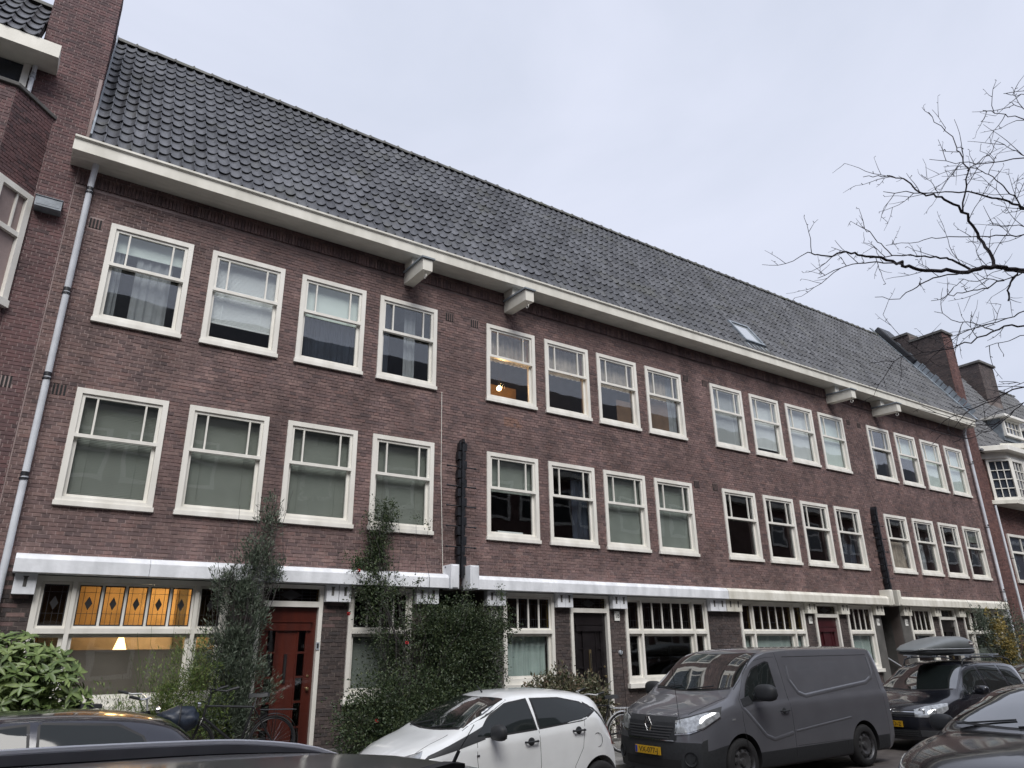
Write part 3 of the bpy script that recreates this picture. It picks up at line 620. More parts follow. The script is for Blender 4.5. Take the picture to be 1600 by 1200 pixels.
for a, b, m in cons:
    mb = MB(); cx = (a + b) / 2; mb.box(a, b, -.14, .0, 2.70, 2.983); mb.box(cx - .022, cx + .022, -.146, -.13, 2.80, 2.94, 1); mb.box(cx - .034, cx + .034, -.148, -.14, 2.93, 2.945, 1)
    mb.build('console', [M[m], M['stone']], terr, bevel=.005)
for n_, x, z in (('20', 7.96, .70), ('18', 11.16, .70), ('16', 18.11, .69), ('14', 21.36, .66), ('12', 22.9, .66)):
    mb = MB(); mb.box(-.075, .075, -.012, 0, -.10, .10); pl = mb.build('house_number', M['enamel'], terr, loc=(x, -.012, z + E0), bevel=.012)
    pl.matrix_parent_inverse = wm(terr).inverted()
    inst('lettering', text_mesh(n_, .125, M['ink']), pl, (0, -.014, 0), (R(90), 0, 0))

# ---- eaves: boarded soffit, fascia, gutter edge, downpipes
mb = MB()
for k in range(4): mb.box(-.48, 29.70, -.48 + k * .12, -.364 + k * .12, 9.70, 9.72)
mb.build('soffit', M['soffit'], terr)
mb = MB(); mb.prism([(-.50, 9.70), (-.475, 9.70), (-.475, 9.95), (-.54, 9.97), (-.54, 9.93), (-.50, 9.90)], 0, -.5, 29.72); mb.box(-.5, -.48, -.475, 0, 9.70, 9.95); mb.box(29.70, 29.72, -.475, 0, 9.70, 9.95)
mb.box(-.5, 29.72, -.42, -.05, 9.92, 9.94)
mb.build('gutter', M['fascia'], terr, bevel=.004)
def downpipe(pts, rad, parent, clamps, name='downpipe'):
    mb = MB(); mb.tube(pts, rad, 12); p = mb.build(name, M['pipe'], parent, smooth=True)
    for x, y, z in clamps:
        q = MB(); q.tube([(x, y, z - .015), (x, y, z + .015)], rad + .014, 12); q.tube([(x, y, z + .04), (x, y, z + .10)], rad + .006, 12); q.box(x - .012, x + .012, y, 0, z - .012, z + .012); o = q.build('pipe_clamp', M['iron'] if name == 'downpipe' else M['zinc'], p, smooth=True)
downpipe([(-.13, -.22, 9.72), (-.13, -.2, 9.6), (-.14, -.11, 9.42), (-.15, -.11, 0.3)], .048, terr, [(-.14, -.11, 9.2), (-.145, -.11, 7.3), (-.147, -.11, 5.85), (-.15, -.11, 4.3), (-.15, -.11, 2.3)])
downpipe([(29.55, -.2, 9.72), (29.56, -.11, 9.5), (29.58, -.11, 0.1)], .05, terr, [(29.57, -.11, 8.3), (29.575, -.11, 5.9), (29.58, -.11, 3.6)])
mb = MB(); mb.tube([(6.70, -.012, 6.95), (6.72, -.012, 5.2), (6.80, -.012, 3.28)], .006, 5); mb.build('wall_cable', M['white'], terr)
# hoist beams
def hoist(x, blk):
    r_ = part('hoist_beam', (x - 15, 0, 0), terr)
    mb = MB(); mb.prism([(0, 9.20), (-.88, 9.16), (-.88, 9.42), (0, 9.46)], 0, -.11, .11); inst('beam', mb.mesh('beam', [M['fascia']]), r_)
    mb = MB(); mb.prism([(.0, 9.462), (-.92, 9.423), (-.92, 9.455), (0, 9.494)], 0, -.15, .15); inst('beam_cap', mb.mesh('cap', [M['lead']]), r_)
    mb = MB(); mb.box(-.11, .11, -.36, 0, 9.50, 9.70); inst('beam_block', mb.mesh('blk', [M['fascia']]), r_)
    mb = MB(); mb.tube([(0, -.78, 9.17), (0, -.78, 9.12)], .012, 6); mb.tube([(0, -.78 + .045 * math.sin(t), 9.075 + .045 * math.cos(t)) for t in np.linspace(0, 5.4, 12)], .011, 6); inst('hoist_hook', mb.mesh('hook', [M['white']], smooth=True), r_)
for x in (5.85, 8.4, 20.85, 23.45): hoist(x, 0)
# black ornamental wall irons over the two open entries
for X in (7.14, 22.12):
    a_ = part('wall_iron', (X - 15, 0, 0), terr); z0, z1 = 3.2, 5.88
    mb = MB(); mb.box(-.024, .024, -.18, .0, z0, z1); mb.prism([(-.035, z1), (.035, z1), (0, z1 + .09)], 1, -.2, 0); inst('iron_post', mb.mesh('post', [M['iron']]), a_)
    z = z0 + .05; k = 0
    while z < z1 - .1:
        for s in (-1, 1):
            q = MB(); dx = .022 if (k + (s > 0)) % 2 else .05; q.box(min(s * .034, s * (.05 + dx)), max(s * .034, s * (.05 + dx)), -.15, -.04, z, z + .165); inst('iron_plate', q.mesh('plate', [M['iron']]), a_)
        z += .19; k += 1
    for k in range(7):
        zz = z0 + .18 + k * .40
        if zz < z1 - .1:
            q = MB(); q.tube([(-.30, -.11, zz), (.30, -.11, zz)], .014, 6); q.tube([(-.30, -.11, zz), (-.34, -.11, zz)], .02, 6); q.tube([(.30, -.11, zz), (.34, -.11, zz)], .02, 6); inst('iron_rod', q.mesh('rod', [M['iron']]), a_)

# ------------------------------------------------------------------ roofs
def pan_tile(W=.205, L=.43, T=.022):
    """S-shaped pan tile: x across, y up the slope, z out of the roof; nose at y=0"""
    n = 9; xs = [0, .10, .22, .36, .5, .64, .76, .86, .94, 1]; h = [.050, .026, .010, .002, 0, .003, .015, .038, .058, .050]
    top = [(x * (W + .022) - W / 2 - .011, z) for x, z in zip(xs, h)]
    vs = []
    for y, dz in ((0, .036), (L, 0.0)):
        vs += [(x, y, z + dz) for x, z in top] + [(x, y, z + dz - T) for x, z in top]
    m = n + 1; fs = []
    for i in range(n):
        fs.append((i, i + 1, 2 * m + i + 1, 2 * m + i)); fs.append((i, m + i, m + i + 1, i + 1))
    fs.append((0, 2 * m, 3 * m, m)); fs.append((n, m + n, 3 * m + n, 2 * m + n))
    mb = MB(); mb.add(vs, fs); return mb
def roof(parent, xa, xb, ye, ze, yr, zr, singles, skip=None, ridge=True, gauge=.365, tw=.205):
    L = math.hypot(yr - ye, zr - ze); ang = math.atan2(zr - ze, yr - ye)
    up_ = Vector((0, math.cos(ang), math.sin(ang))); nn = Vector((0, -math.sin(ang), math.cos(ang)))
    mb = MB(); T = Matrix.Translation((0, ye, ze)) @ Matrix.Rotation(ang, 4, 'X')
    mb.box(xa, xb, 0, L, -.12, 0, T=T); rf = mb.build('roof', M['dark'], parent)
    tile = pan_tile(tw); cols = int((xb - xa) / tw); rows = int(L / gauge); tw2 = (xb - xa) / cols; gg = L / rows
    base = np.array(tile.v); Fq = tile.f; pos = []
    for i in range(cols):
        for j in range(rows):
            x = xa + (i + .5) * tw2; s = j * gg - .03
            if skip and skip(x, s): continue
            pos.append((x, s))
    def T_of(x, s):
        if random.random() < .02: s += random.uniform(-.04, .03); x += random.uniform(-.006, .006)
        rr = Matrix.Rotation(random.uniform(-.035, .035), 4, 'Z') @ Matrix.Rotation(random.uniform(-.012, .012), 4, 'X')
        return Matrix.Translation(Vector((x, ye, ze)) + up_ * s + nn * random.uniform(.0, .006)) @ Matrix.Rotation(ang, 4, 'X') @ rr
    def vis(p):
        w_ = Vector((p[0], ye, ze)) + up_ * p[1]; return (0 if in_frame(w_) else 1e6) + (w_ - camp).length
    order = sorted(range(len(pos)), key=lambda k: vis(pos[k])); near = set(order[:singles])
    me1 = tile.mesh('roof_tile', [M['tile1']], smooth=50)
    V = []; F = []; tn = []
    for k, (x, s) in enumerate(pos):
        m = T_of(x, s)
        if k in near:
            o = bpy.data.objects.new('roof_tile', me1); COL.objects.link(o); o.matrix_world = m; o.parent = rf; o.matrix_parent_inverse = wm(rf).inverted()
        else:
            A = np.array(m); o_ = len(V) * len(base); V.append(base @ A[:3, :3].T + A[:3, 3]); F += [tuple(o_ + i for i in q) for q in Fq]; tn += [random.random()] * len(Fq)
    if V:
        me = bpy.data.meshes.new('roof_tiling'); me.from_pydata(np.concatenate(V).tolist(), [], F); me.materials.append(M['tile']); a = me.attributes.new('tone', 'FLOAT', 'FACE'); a.data.foreach_set('value', tn); smooth_mesh(me, 50)
        o = bpy.data.objects.new('roof_tiling', me); COL.objects.link(o); attach(o, rf); o['kind'] = 'stuff'
    if ridge:
        mb = MB(); P = []
        for k, xx in enumerate((0, .37, .40, .42)):
            rad = (.115, .105, .135, .135)[k]; P.append([(xx, rad * math.cos(t), rad * math.sin(t) * .85) for t in np.linspace(-.3, math.pi + .3, 9)])
        mb.grid(P); me = mb.mesh('ridge_tile', [M['ridge']], smooth=50); n = int((xb - xa) / .4)
        for k in range(n):
            o = bpy.data.objects.new('ridge_tile', me); COL.objects.link(o); o.location = (xa + k * (xb - xa) / n, yr, zr + .02 + random.uniform(-.006, .006)); o.rotation_euler = (random.uniform(-.03, .03), random.uniform(-.012, .012), random.uniform(-.01, .01)); attach(o, rf)
    return rf, T, L
SK = (16.60, 17.50, .38, 1.42)
rf, RT, RL = roof(terr, -.30, 29.93, -.46, 9.97, 2.6, 14.75, 300, skip=lambda x, s: SK[0] - .08 < x < SK[1] + .08 and SK[2] - .2 < s + .1 < SK[3])
mb = MB(); mb.add([(-.3, 2.6, 14.7), (30.2, 2.6, 14.7), (30.2, 6, 9.9), (-.3, 6, 9.9)], [(0, 1, 2, 3)]); mb.build('rear_roof_slope', M['dark'], terr)
sk = bpy.data.objects.new('skylight', None); COL.objects.link(sk); attach(sk, terr); 
mb = MB(); a, b, c, d = SK
for q in ((a, a + .07, c, d), (b - .07, b, c, d), (a + .07, b - .07, c, c + .07), (a + .07, b - .07, d - .07, d)): mb.box(q[0], q[1], q[2], q[3], 0, .12, T=RT)
mb.box(a - .1, b + .1, c - .25, c, .03, .045, T=RT); o = mb.build('skylight_frame', M['lead'], sk)
mb = MB(); mb.box(a + .07, b - .07, c + .07, d - .07, .07, .08, T=RT); mb.build('skylight_pane', mat('skylight_glass', (.35, .38, .40), .03, .02, coat=1), sk)
mb = MB(); mb.box(-.305, -.275, 0, RL + .1, .0, .13, T=RT); mb.build('lead_flashing', M['lead'], terr)

# party wall and chimneys at the far end
ch = thing('party_chimney', 'broad brick chimney and party wall at the right end of the terrace roof', 'chimney', (30.4, 1, 9))
fs_ = frame_map(29.95, 3.0, -math.pi / 2)       # side facing the terrace, u runs towards the street
mb = MB(); mb.box(29.96, 30.74, .02, 1.3, 0, 13.95); mb.box(29.96, 31.2, 1.3, 2.4, 9.9, 14.35); mb.prism([(.02, 9.9), (2.7, 9.9), (2.7, 14.9), (.02, 10.5)], 0, 29.96, 30.74); mb.build('chimney_core', M['mortarG'], ch)
bricks_joined('chimney_brickwork', brick_list(1.7, 2.99, 9.9, 13.97) + brick_list(.6, 1.7, 9.9, 14.35), fs_, M['brickG'], ch, .01)
ff = frame_map(0, 0, 0); bricks_joined('front_brickwork', brick_list(29.95, 30.75, 0, 13.97), ff, M['brickR'], ch, .02)
mb = MB(); mb.box(29.90, 30.80, -.05, 1.32, 13.97, 14.07); mb.box(29.9, 31.25, 1.32, 2.45, 14.36, 14.46); mb.build('chimney_coping', M['stone'], ch)
mb = MB(); mb.box(29.80, 30.0, .0, RL + .5, .06, .10, T=RT); mb.build('lead_flashing', M['lead'], ch)
mb = MB()
for k in range(22): mb.box(29.935, 29.95, .3 + k * .25, .52 + k * .25, .10, .30 + .03 * (k % 3), T=RT)
mb.build('stepped_flashing', M['lead'], ch)
mb = MB(); mb.box(29.85, 30.78, RL * .62, RL + .28, .10, .34, T=RT); mb.build('dark_capping', M['iron'], ch, bevel=.05)

# ------------------------------------------------------------------ neighbour on the left
lh = thing('corner_house', 'brick house on the left with angled bay and tall chimney', 'house', (-3, 0, 0))
lholes = [(-2.6, -1.36, 8.85 + E0, 9.62 + E0)]
wl_ = brick_list(-3.0, -.366, 0, 9.75 + E0, lholes + [(-.75, -.57, 3.80 + E0, 3.99 + E0), (-3.0, -.87, 4.4 + E0, 8.7 + E0), (-3.0, -.53, 0, 3.0 + E0)])
wd_ = brick_list(-3.0, -.535, 0, 3.0 + E0)
chm = brick_list(-1.3, -.30, 9.77 + E0, 14.2)
fb = frame_map(-.87, 0, math.pi + math.atan2(.55, .53)); bl_len = math.hypot(.55, .53)
# bay: chamfer from the wall out to the front face
ang = math.atan2(-.55, -.53)
fbay = frame_map(-.87 - .53, -.55, math.atan2(.55, .53)); ffr = frame_map(0, -.55, 0)
BWIN = (.06, bl_len - .04, 5.05 + E0, 7.02 + E0)
bay = brick_list(0, bl_len, 4.4 + E0, 8.62 + E0, [BWIN]); bayf = brick_list(-2.8, -1.41, 4.4 + E0, 8.62 + E0, [(-2.7, -1.48, 5.05 + E0, 7.02 + E0)])
(a1, b1_), (a2, b2_), (a3, b3_) = pick_bricks([(wl_, fm0), (chm, fm0), (bay, fbay)], 300)
bricks_single(a1, fm0, 0, M['brickL1'], lh); bricks_single(a2, fm0, 0, M['brickL1'], lh); bricks_single(a3, fbay, math.atan2(.55, .53), M['brickL1'], lh)
bricks_joined('brickwork', b1_, fm0, M['brickL'], lh)
if b2_: bricks_joined('chimney_brickwork', b2_, fm0, M['brickL'], lh)
if b3_: bricks_joined('bay_brickwork', b3_, fbay, M['brickL'], lh)
bricks_joined('bay_front_brickwork', bayf, ffr, M['brickL'], lh); bricks_joined('dark_brickwork', wd_, fm0, M['brickG'], lh)
mb = MB(); wall_holes(mb, -6, -.36, 0, 9.75 + E0, lholes, fm0); mb.build('wall', M['mortarL'], lh)
mb = MB(); mb.box(-.372, -.360, -.003, .01, 0, 9.7); mb.build('mortar_joint', M['mortarL'], lh)
mb = MB(); mb.prism([(-.885, .006), (-1.412, -.541), (-6, -.541), (-6, .2), (-.885, .2)], 2, 4.4 + E0, 8.62 + E0); mb.build('bay_core', M['mortarL'], lh)
mb = MB(); mb.prism([(-.83, .0), (-1.38, -.60), (-6, -.60), (-6, .2), (-.83, .2)], 2, 8.62 + E0, 8.69 + E0); mb.build('bay_coping', M['stone'], lh, bevel=.01)
mb = MB(); mb.box(-1.29, -.312, .0085, 2.6, 9.2, 14.5); mb.build('chimney_core', M['mortarL'], lh)
bricks_joined('chimney_side_brickwork', brick_list(0, 2.6, 9.7, 14.5), frame_map(-.304, 0, math.pi / 2), M['brickL'], lh)
# bay window on the chamfer and front
def small_window(fmx, a, b, z0, z1, parent, bars, name='window', zt=None):
    r_ = MB(); t = .10; P = lambda u0, u1, n0, n1, za, zb: r_.add([fmx(u0, n0, za), fmx(u1, n0, za), fmx(u1, n1, za), fmx(u0, n1, za), fmx(u0, n0, zb), fmx(u1, n0, zb), fmx(u1, n1, zb), fmx(u0, n1, zb)], [(0, 1, 2, 3), (7, 6, 5, 4), (4, 5, 1, 0), (5, 6, 2, 1), (6, 7, 3, 2), (7, 4, 0, 3)])
    P(a, a + t, -.05, .05, z0, z1); P(b - t, b, -.05, .05, z0, z1); P(a + t, b - t, -.05, .049, z1 - t, z1); P(a - .02, b + .02, -.05, .07, z0 - .02, z0 + t)
    if zt: P(a + t, b - t, -.04, .045, zt - .04, zt + .04)
    for u_, za, zb in bars: P(u_ - .014, u_ + .014, -.02, .02, za, zb)
    o = r_.build(name, M['white'], parent)
    g_ = MB(); g_.add([fmx(a + t, -.02, z0 + t), fmx(b - t, -.02, z0 + t), fmx(b - t, -.02, z1 - t), fmx(a + t, -.02, z1 - t)], [(0, 1, 2, 3)]); g_.build('pane', M['glass'], o)
    d_ = MB(); d_.add([fmx(a + t, -.045, z0 + t), fmx(b - t, -.045, z0 + t), fmx(b - t, -.045, z1 - t), fmx(a + t, -.045, z1 - t)], [(0, 1, 2, 3)]); d_.build('curtain', M['navy'], o)
    return o
zt_ = 6.25 + E0
small_window(fbay, *BWIN[:2], 5.05 + E0, 7.02 + E0, lh, [(.06 + (bl_len - .1) * .62, zt_, 6.95 + E0)], zt=zt_)
small_window(ffr, -2.7, -1.48, 5.05 + E0, 7.02 + E0, lh, [(-1.8, zt_, 6.95 + E0)], zt=zt_)
small_window(fm0, -2.6, -1.36, 8.85 + E0, 9.62 + E0, lh, [])
mb = MB(); mb.box(-6, -.99, -.50, 0, 9.50 + E0, 9.52 + E0); mb.box(-6, -.98, -.54, -.50, 9.46 + E0, 9.72 + E0); mb.box(-1.0, -.98, -.5, -.1, 9.48 + E0, 9.72 + E0); mb.build('gutter', M['fascia'], lh)
downpipe([(-1.30, -.06, 9.5 + E0), (-1.30, -.06, 8.7 + E0)], .035, lh, [(-1.30, -.06, 9.25 + E0)], 'short_downpipe')
roof(lh, -5, -1.32, -.5, 9.72 + E0, .75, 11.45 + E0, 60)
mb = MB(); T = Matrix.Translation((-.65, -.10, 6.91 + E0)); mb.box(-.185, .185, -.10, .10, -.09, .09, T=T); mb.box(-.195, .195, -.115, .10, .09, .10, T=T); mb.box(-.16, .16, -.104, -.10, -.06, .06, 1, T=T)
nb = mb.build('vent_box', [M['lead'], M['lead']], None, bevel=.004); tag(nb, 'small grey metal vent box mounted on brick wall left of downpipe', 'vent box')
mb = MB()
for k in range(4): mb.box(-.75 + k * .05, -.724 + k * .05, -.006, .01, 3.81 + E0, 3.98 + E0)
mb.build('air_vent', M['dark'], lh)

# ------------------------------------------------------------------ neighbour on the right
rh = thing('red_brick_house', 'bright red brick house at the far right with white bay window and dormer', 'house', (34, .3, 0))
YR = .3; fR = frame_map(0, YR, 0)
RW = [(31.95, 34.2, 2.2 + E0, 4.05 + E0), (31.9, 34.2, -.2 + E0, 1.3 + E0), (36, 38.5, 2.2 + E0, 4.05 + E0), (36, 38.5, 5.3 + E0, 7 + E0)]
mb = MB(); wall_holes(mb, 30.75, 46, 0, 7.2 + E0, RW, fR); mb.build('wall', M['mortarR'], rh)
bricks_joined('brickwork', brick_list(30.75, 41, 0, 7.2 + E0, RW + [(31.9, 34.4, 5.2 + E0, 7.2 + E0)]), fR, M['brickR'], rh)
for a, b, c, d in RW: small_window(fR, a, b, c, d, rh, [((a + b) / 2, c, d)], zt=c + (d - c) * .62)
mb = MB(); mb.box(30.76, 46, 1.5, 1.6, 0, 9); mb.build('interior_walls', M['room'], rh)
BZ0, BZ1 = 5.32 + E0, 6.98 + E0
mb = MB(); mb.prism([(31.1, .3), (31.9, -.42), (35.2, -.42), (35.9, .3)], 2, 5.12 + E0, 5.28 + E0); mb.build('bay_base', M['fascia'], rh, bevel=.01)
mb = MB(); mb.prism([(30.95, .3), (31.75, -.62), (35.4, -.62), (36.1, .3)], 2, 7.22 + E0, 7.42 + E0); mb.prism([(31.4, .3), (32.1, -.35), (35, -.35), (35.5, .3)], 2, 6.98 + E0, 7.22 + E0); mb.build('bay_cornice', M['white'], rh, bevel=.01)
def grid_win(fmx, a, b, z0, z1, nx, nz, parent):
    o = small_window(fmx, a, b, z0, z1, parent, [(a + .1 + (b - a - .2) * k / nx, z0 + .1, z1 - .1) for k in range(1, nx)])
    q = MB()
    for k in range(1, nz):
        z = z0 + .1 + (z1 - z0 - .2) * k / nz
        q.add([fmx(a + .1, .015, z - .014), fmx(b - .1, .015, z - .014), fmx(b - .1, .015, z + .014), fmx(a + .1, .015, z + .014), fmx(a + .1, -.02, z - .014), fmx(b - .1, -.02, z - .014), fmx(b - .1, -.02, z + .014), fmx(a + .1, -.02, z + .014)], [(0, 1, 2, 3), (4, 5, 1, 0), (3, 2, 6, 7)])
    q.build('glazing_bar', M['white'], o)
cl = math.hypot(.62, .6); grid_win(frame_map(31.62, .28, math.atan2(-.6, .62)), 0.02, cl + .1, BZ0, BZ1, 3, 4, rh)
grid_win(frame_map(0, -.33, 0), 32.35, 33.4, BZ0, BZ1, 3, 4, rh); grid_win(frame_map(0, -.33, 0), 33.42, 34.5, BZ0, BZ1, 3, 4, rh)
roof(rh, 30.75, 44, .1, 7.25 + E0, 3.1, 12.75 + E0, 0)
downpipe([(31.35, .18, 5.1 + E0), (31.4, .18, .2)], .045, rh, [(31.4, .18, 4.9), (31.4, .18, 2.9)])
# dormers: cheeks, window, flat white roof
def dormer(xa, xb, za, zb, yf):
    mb = MB(); mb.box(xa, xb, yf, yf + 1.6, za - .2, zb); mb.build('dormer', M['lead'], rh)
    grid_win(frame_map(0, yf - .06, 0), xa + .05, xb - .05, za, zb, 4, 2, rh)
    mb = MB(); mb.box(xa - .18, xb + .18, yf - .30, yf + 1.7, zb, zb + .12); mb.build('dormer_roof', M['white'], rh, bevel=.01)
dormer(34.8, 36.5, 8.55 + E0, 9.35 + E0, .55); dormer(37.6, 40, 8.3 + E0, 9.2 + E0, .4)
mb = MB(); mb.prism([(33.0, .1), (34.3, -.7), (42, -.7), (42, .1)], 2, 7.62 + E0, 7.82 + E0); mb.build('upper_gutter', M['fascia'], rh)
mb = MB(); mb.box(38.2, 39.7, 2.1, 3.6, 9.5 + E0, 13.25 + E0); mb.build('chimney_core', M['mortarG'], rh)
bricks_joined('chimney_brickwork', brick_list(38.2, 39.7, 11.3 + E0, 13.25 + E0), frame_map(0, 2.095, 0), M['brickG'], rh); bricks_joined('chimney_side_brickwork', brick_list(0, 1.5, 11.3 + E0, 13.25 + E0), frame_map(38.195, 3.6, -math.pi / 2), M['brickG'], rh)
mb = MB(); mb.box(38.1, 39.8, 2.0, 3.7, 13.25 + E0, 13.36 + E0); mb.build('chimney_coping', M['stone'], rh)

# ------------------------------------------------------------------ the row across the street (seen only as reflections)
for k, (xa, xb) in enumerate(((-60, -2), (-2, 16), (16, 34), (34, 90))):
    op = thing('opposite_house', ['brick row across the street behind the camera, seen in window reflections', 'brick row across the street facing the middle of the terrace, seen only reflected', 'brick row across the street facing the right part of the terrace', 'farthest brick row across the street mirrored in car paint'][k], 'house', ((xa + xb) / 2, -18, 0), 0, 'brick rows across the street')
    mb = MB(); mb.box(xa, xb, -23, -14.3, 0, 9.7); mb.build('wall', mat('opposite_brick', (.13, .078, .07), .85, .2, 3), op)
    mb = MB(); mb.prism([(-13.8, 9.75), (-18.4, 15.9), (-23, 9.75)], 0, xa, xb); mb.build('roof', mat('opposite_tiles', (.035, .035, .042), .5), op)
    mb = MB(); mb.box(xa, xb, -14.3, -13.75, 9.55, 9.78); mb.build('gutter', M['fascia'], op)
    x = xa + .8; fm_ = MB(); gl_ = MB()
    while x < xb - 1.6:
        for z in (1.2, 4.5, 7.4):
            fm_.box(x, x + 1.3, -14.3, -14.25, z, z + 1.7); gl_.box(x + .14, x + 1.16, -14.25, -14.24, z + .14, z + .9); gl_.box(x + .14, x + 1.16, -14.25, -14.24, z + 1.0, z + 1.58)
        x += 1.75 if int((x - xa) / 1.75) % 4 != 3 else 2.6
    fm_.build('window_frames', M['white'], op, stuff=True); gl_.build('window_glass', mat('dark_window', (.03, .035, .04), .05, .02), op, stuff=True)

# ------------------------------------------------------------------ plants
def leaf_cloud(name, pts, nrm, size, mat_, parent, aspect=.4, fold=.25, stuff=True, sz_var=.4):
    n = len(pts); L = size * (1 + rng.uniform(-sz_var, sz_var, n)); Wd = L * aspect
    d = nrm + rng.normal(0, .55, (n, 3)); d /= np.linalg.norm(d, axis=1)[:, None] + 1e-9
    a = np.cross(d, rng.normal(0, 1, (n, 3))); a /= np.linalg.norm(a, axis=1)[:, None] + 1e-9; b = np.cross(a, d)
    V = np.zeros((n, 5, 3)); V[:, 0] = pts; V[:, 1] = pts + d * L[:, None] * .5 + a * Wd[:, None] * .5 + b * (Wd * fold)[:, None]; V[:, 2] = pts + d * L[:, None] - b * (L * .12)[:, None]
    V[:, 3] = pts + d * L[:, None] * .5 - a * Wd[:, None] * .5 + b * (Wd * fold)[:, None]; V[:, 4] = pts + d * L[:, None] * .5
    F = np.array([(0, 1, 4), (1, 2, 4), (2, 3, 4), (3, 0, 4)]); FF = (F[None] + 5 * np.arange(n)[:, None, None]).reshape(-1, 3)
    me = bpy.data.meshes.new(name); me.from_pydata(V.reshape(-1, 3).tolist(), [], FF.tolist()); me.materials.append(mat_)
    at = me.attributes.new('tone', 'FLOAT', 'FACE'); at.data.foreach_set('value', np.repeat(rng.random(n), 4)); me.update()
    o = bpy.data.objects.new(name, me); COL.objects.link(o); attach(o, parent)
    if stuff: o['kind'] = 'stuff'
    return o
def blob_points(blobs, n, shell=.55, clump=0):
    """points spread in ellipsoids (centre, radii, weight), denser near the surface, gathered in clumps"""
    out = []; nr = []; w = np.array([b[2] for b in blobs]); w = w / w.sum()
    for (c, rad, _), k in zip(blobs, (w * n).astype(int)):
        d = rng.normal(0, 1, (k, 3)); d /= np.linalg.norm(d, axis=1)[:, None]
        rr = (shell + (1 - shell) * rng.random(k))[:, None]
        if clump:
            cc = rng.normal(0, 1, (clump, 3)); cc /= np.linalg.norm(cc, axis=1)[:, None]; cc *= (shell * .7 + (1.12 - shell * .7) * rng.random(clump))[:, None]
            p = cc[rng.integers(0, clump, k)] + rng.normal(0, .13, (k, 3)); out.append(np.array(c) + p * np.array(rad)); nr.append(d * .5 + p)
        else: out.append(np.array(c) + d * rr * np.array(rad)); nr.append(d)
    return np.concatenate(out), np.concatenate(nr)
def stems(name, base, tips, rad, mat_, parent, wob=.12, stuff=False):
    mb = MB()
    for t in tips:
        t = Vector(t); b = Vector(base) + Vector((random.uniform(-.08, .08), random.uniform(-.08, .08), 0)); n = 7; pts = []
        for i in range(n + 1):
            k = i / n; p = b.lerp(t, k) + Vector((random.gauss(0, wob), random.gauss(0, wob), random.gauss(0, wob * .5))) * math.sin(math.pi * k) * .6; pts.append(p)
        mb.tube(pts, [rad * (1 - .75 * i / n) for i in range(n + 1)], 6)
    o = mb.build(name, mat_, parent, smooth=True)
    if stuff: o['kind'] = 'stuff'
    return o
# broad-leaved evergreen at the left
rd = thing('broadleaf_shrub', 'large glossy broad leaved evergreen shrub at the left, under the lit window', 'shrub', (.1, -1.9, .42))
blobs = [((-.35, -1.55, 1.30), (.95, .60, .78), 3), ((.42, -1.40, 1.32), (.62, .5, .62), 2.4), ((.05, -1.2, 1.72), (.85, .4, .42), 2.4), ((.85, -1.75, .88), (.50, .4, .46), 1.5), ((-.6, -2.0, 1.0), (.6, .5, .5), 1)]
lfm = MB(); lfm.add([(0, 0, 0), (.022, .035, .006), (.027, .08, .004), (.016, .125, -.006), (0, .16, -.022), (-.016, .125, -.006), (-.027, .08, .004), (-.022, .035, .006), (0, .04, -.004), (0, .08, -.008), (0, .125, -.016)],
    [(0, 1, 8), (1, 2, 9, 8), (2, 3, 10, 9), (3, 4, 10), (4, 5, 10), (5, 6, 9, 10), (6, 7, 8, 9), (7, 0, 8)])
lme = lfm.mesh('leaf', [M['leafA1']], smooth=60)
P_, Nn = blob_points(blobs, 330, .86); LV = []; LF = []; LT = []; cnt = 0
whorls = []
for p, n_ in zip(P_, Nn):
    ax = (Vector(n_) * .8 + Vector((0, -.35, .45))).normalized()
    for k in range(random.randint(6, 10)):
        q = ax.orthogonal().normalized(); q.rotate(Matrix.Rotation(k * 2.4 + random.random(), 3, ax)); d = (q + ax * random.uniform(-.15, .5)).normalized(); up_ = ax - d * ax.dot(d)
        x_ = d.cross(up_).normalized(); z_ = x_.cross(d); s = random.uniform(.7, 1.15); m3 = Matrix((x_, d, z_)).transposed() * s
        whorls.append(((Vector(p) - camp).length - .0 * s, Matrix.Translation(Vector(p) + ax * random.uniform(0, .05)) @ m3.to_4x4()))
whorls.sort(key=lambda t: t[0] + (0 if in_frame(t[1].translation) else 99))
base = np.array(lfm.v)
for k, (_, m) in enumerate(whorls):
    if k < 300:
        o = bpy.data.objects.new('leaf', lme); COL.objects.link(o); o.matrix_world = m; o.parent = rd; o.matrix_parent_inverse = wm(rd).inverted()
    else:
        A = np.array(m); o_ = len(LV) * len(base); LV.append(base @ A[:3, :3].T + A[:3, 3]); LF += [tuple(o_ + i for i in q) for q in lfm.f]; LT += [random.random()] * len(lfm.f)
me = bpy.data.meshes.new('foliage'); me.from_pydata(np.concatenate(LV).tolist(), [], LF); me.materials.append(M['leafA']); a_ = me.attributes.new('tone', 'FLOAT', 'FACE'); a_.data.foreach_set('value', LT); smooth_mesh(me, 60)
o = bpy.data.objects.new('foliage', me); COL.objects.link(o); attach(o, rd); o['kind'] = 'stuff'
P_, Nn = blob_points([(c, tuple(q * .8 for q in rr), w) for c, rr, w in blobs], 5000, .2); leaf_cloud('inner_foliage', P_, Nn, .13, M['leafA'], rd, .34)
stems('stem', (.1, -1.5, .42), [(random.uniform(-1, .9), random.uniform(-1.9, -1.2), random.uniform(.9, 1.7)) for _ in range(14)], .02, M['bark'], rd)
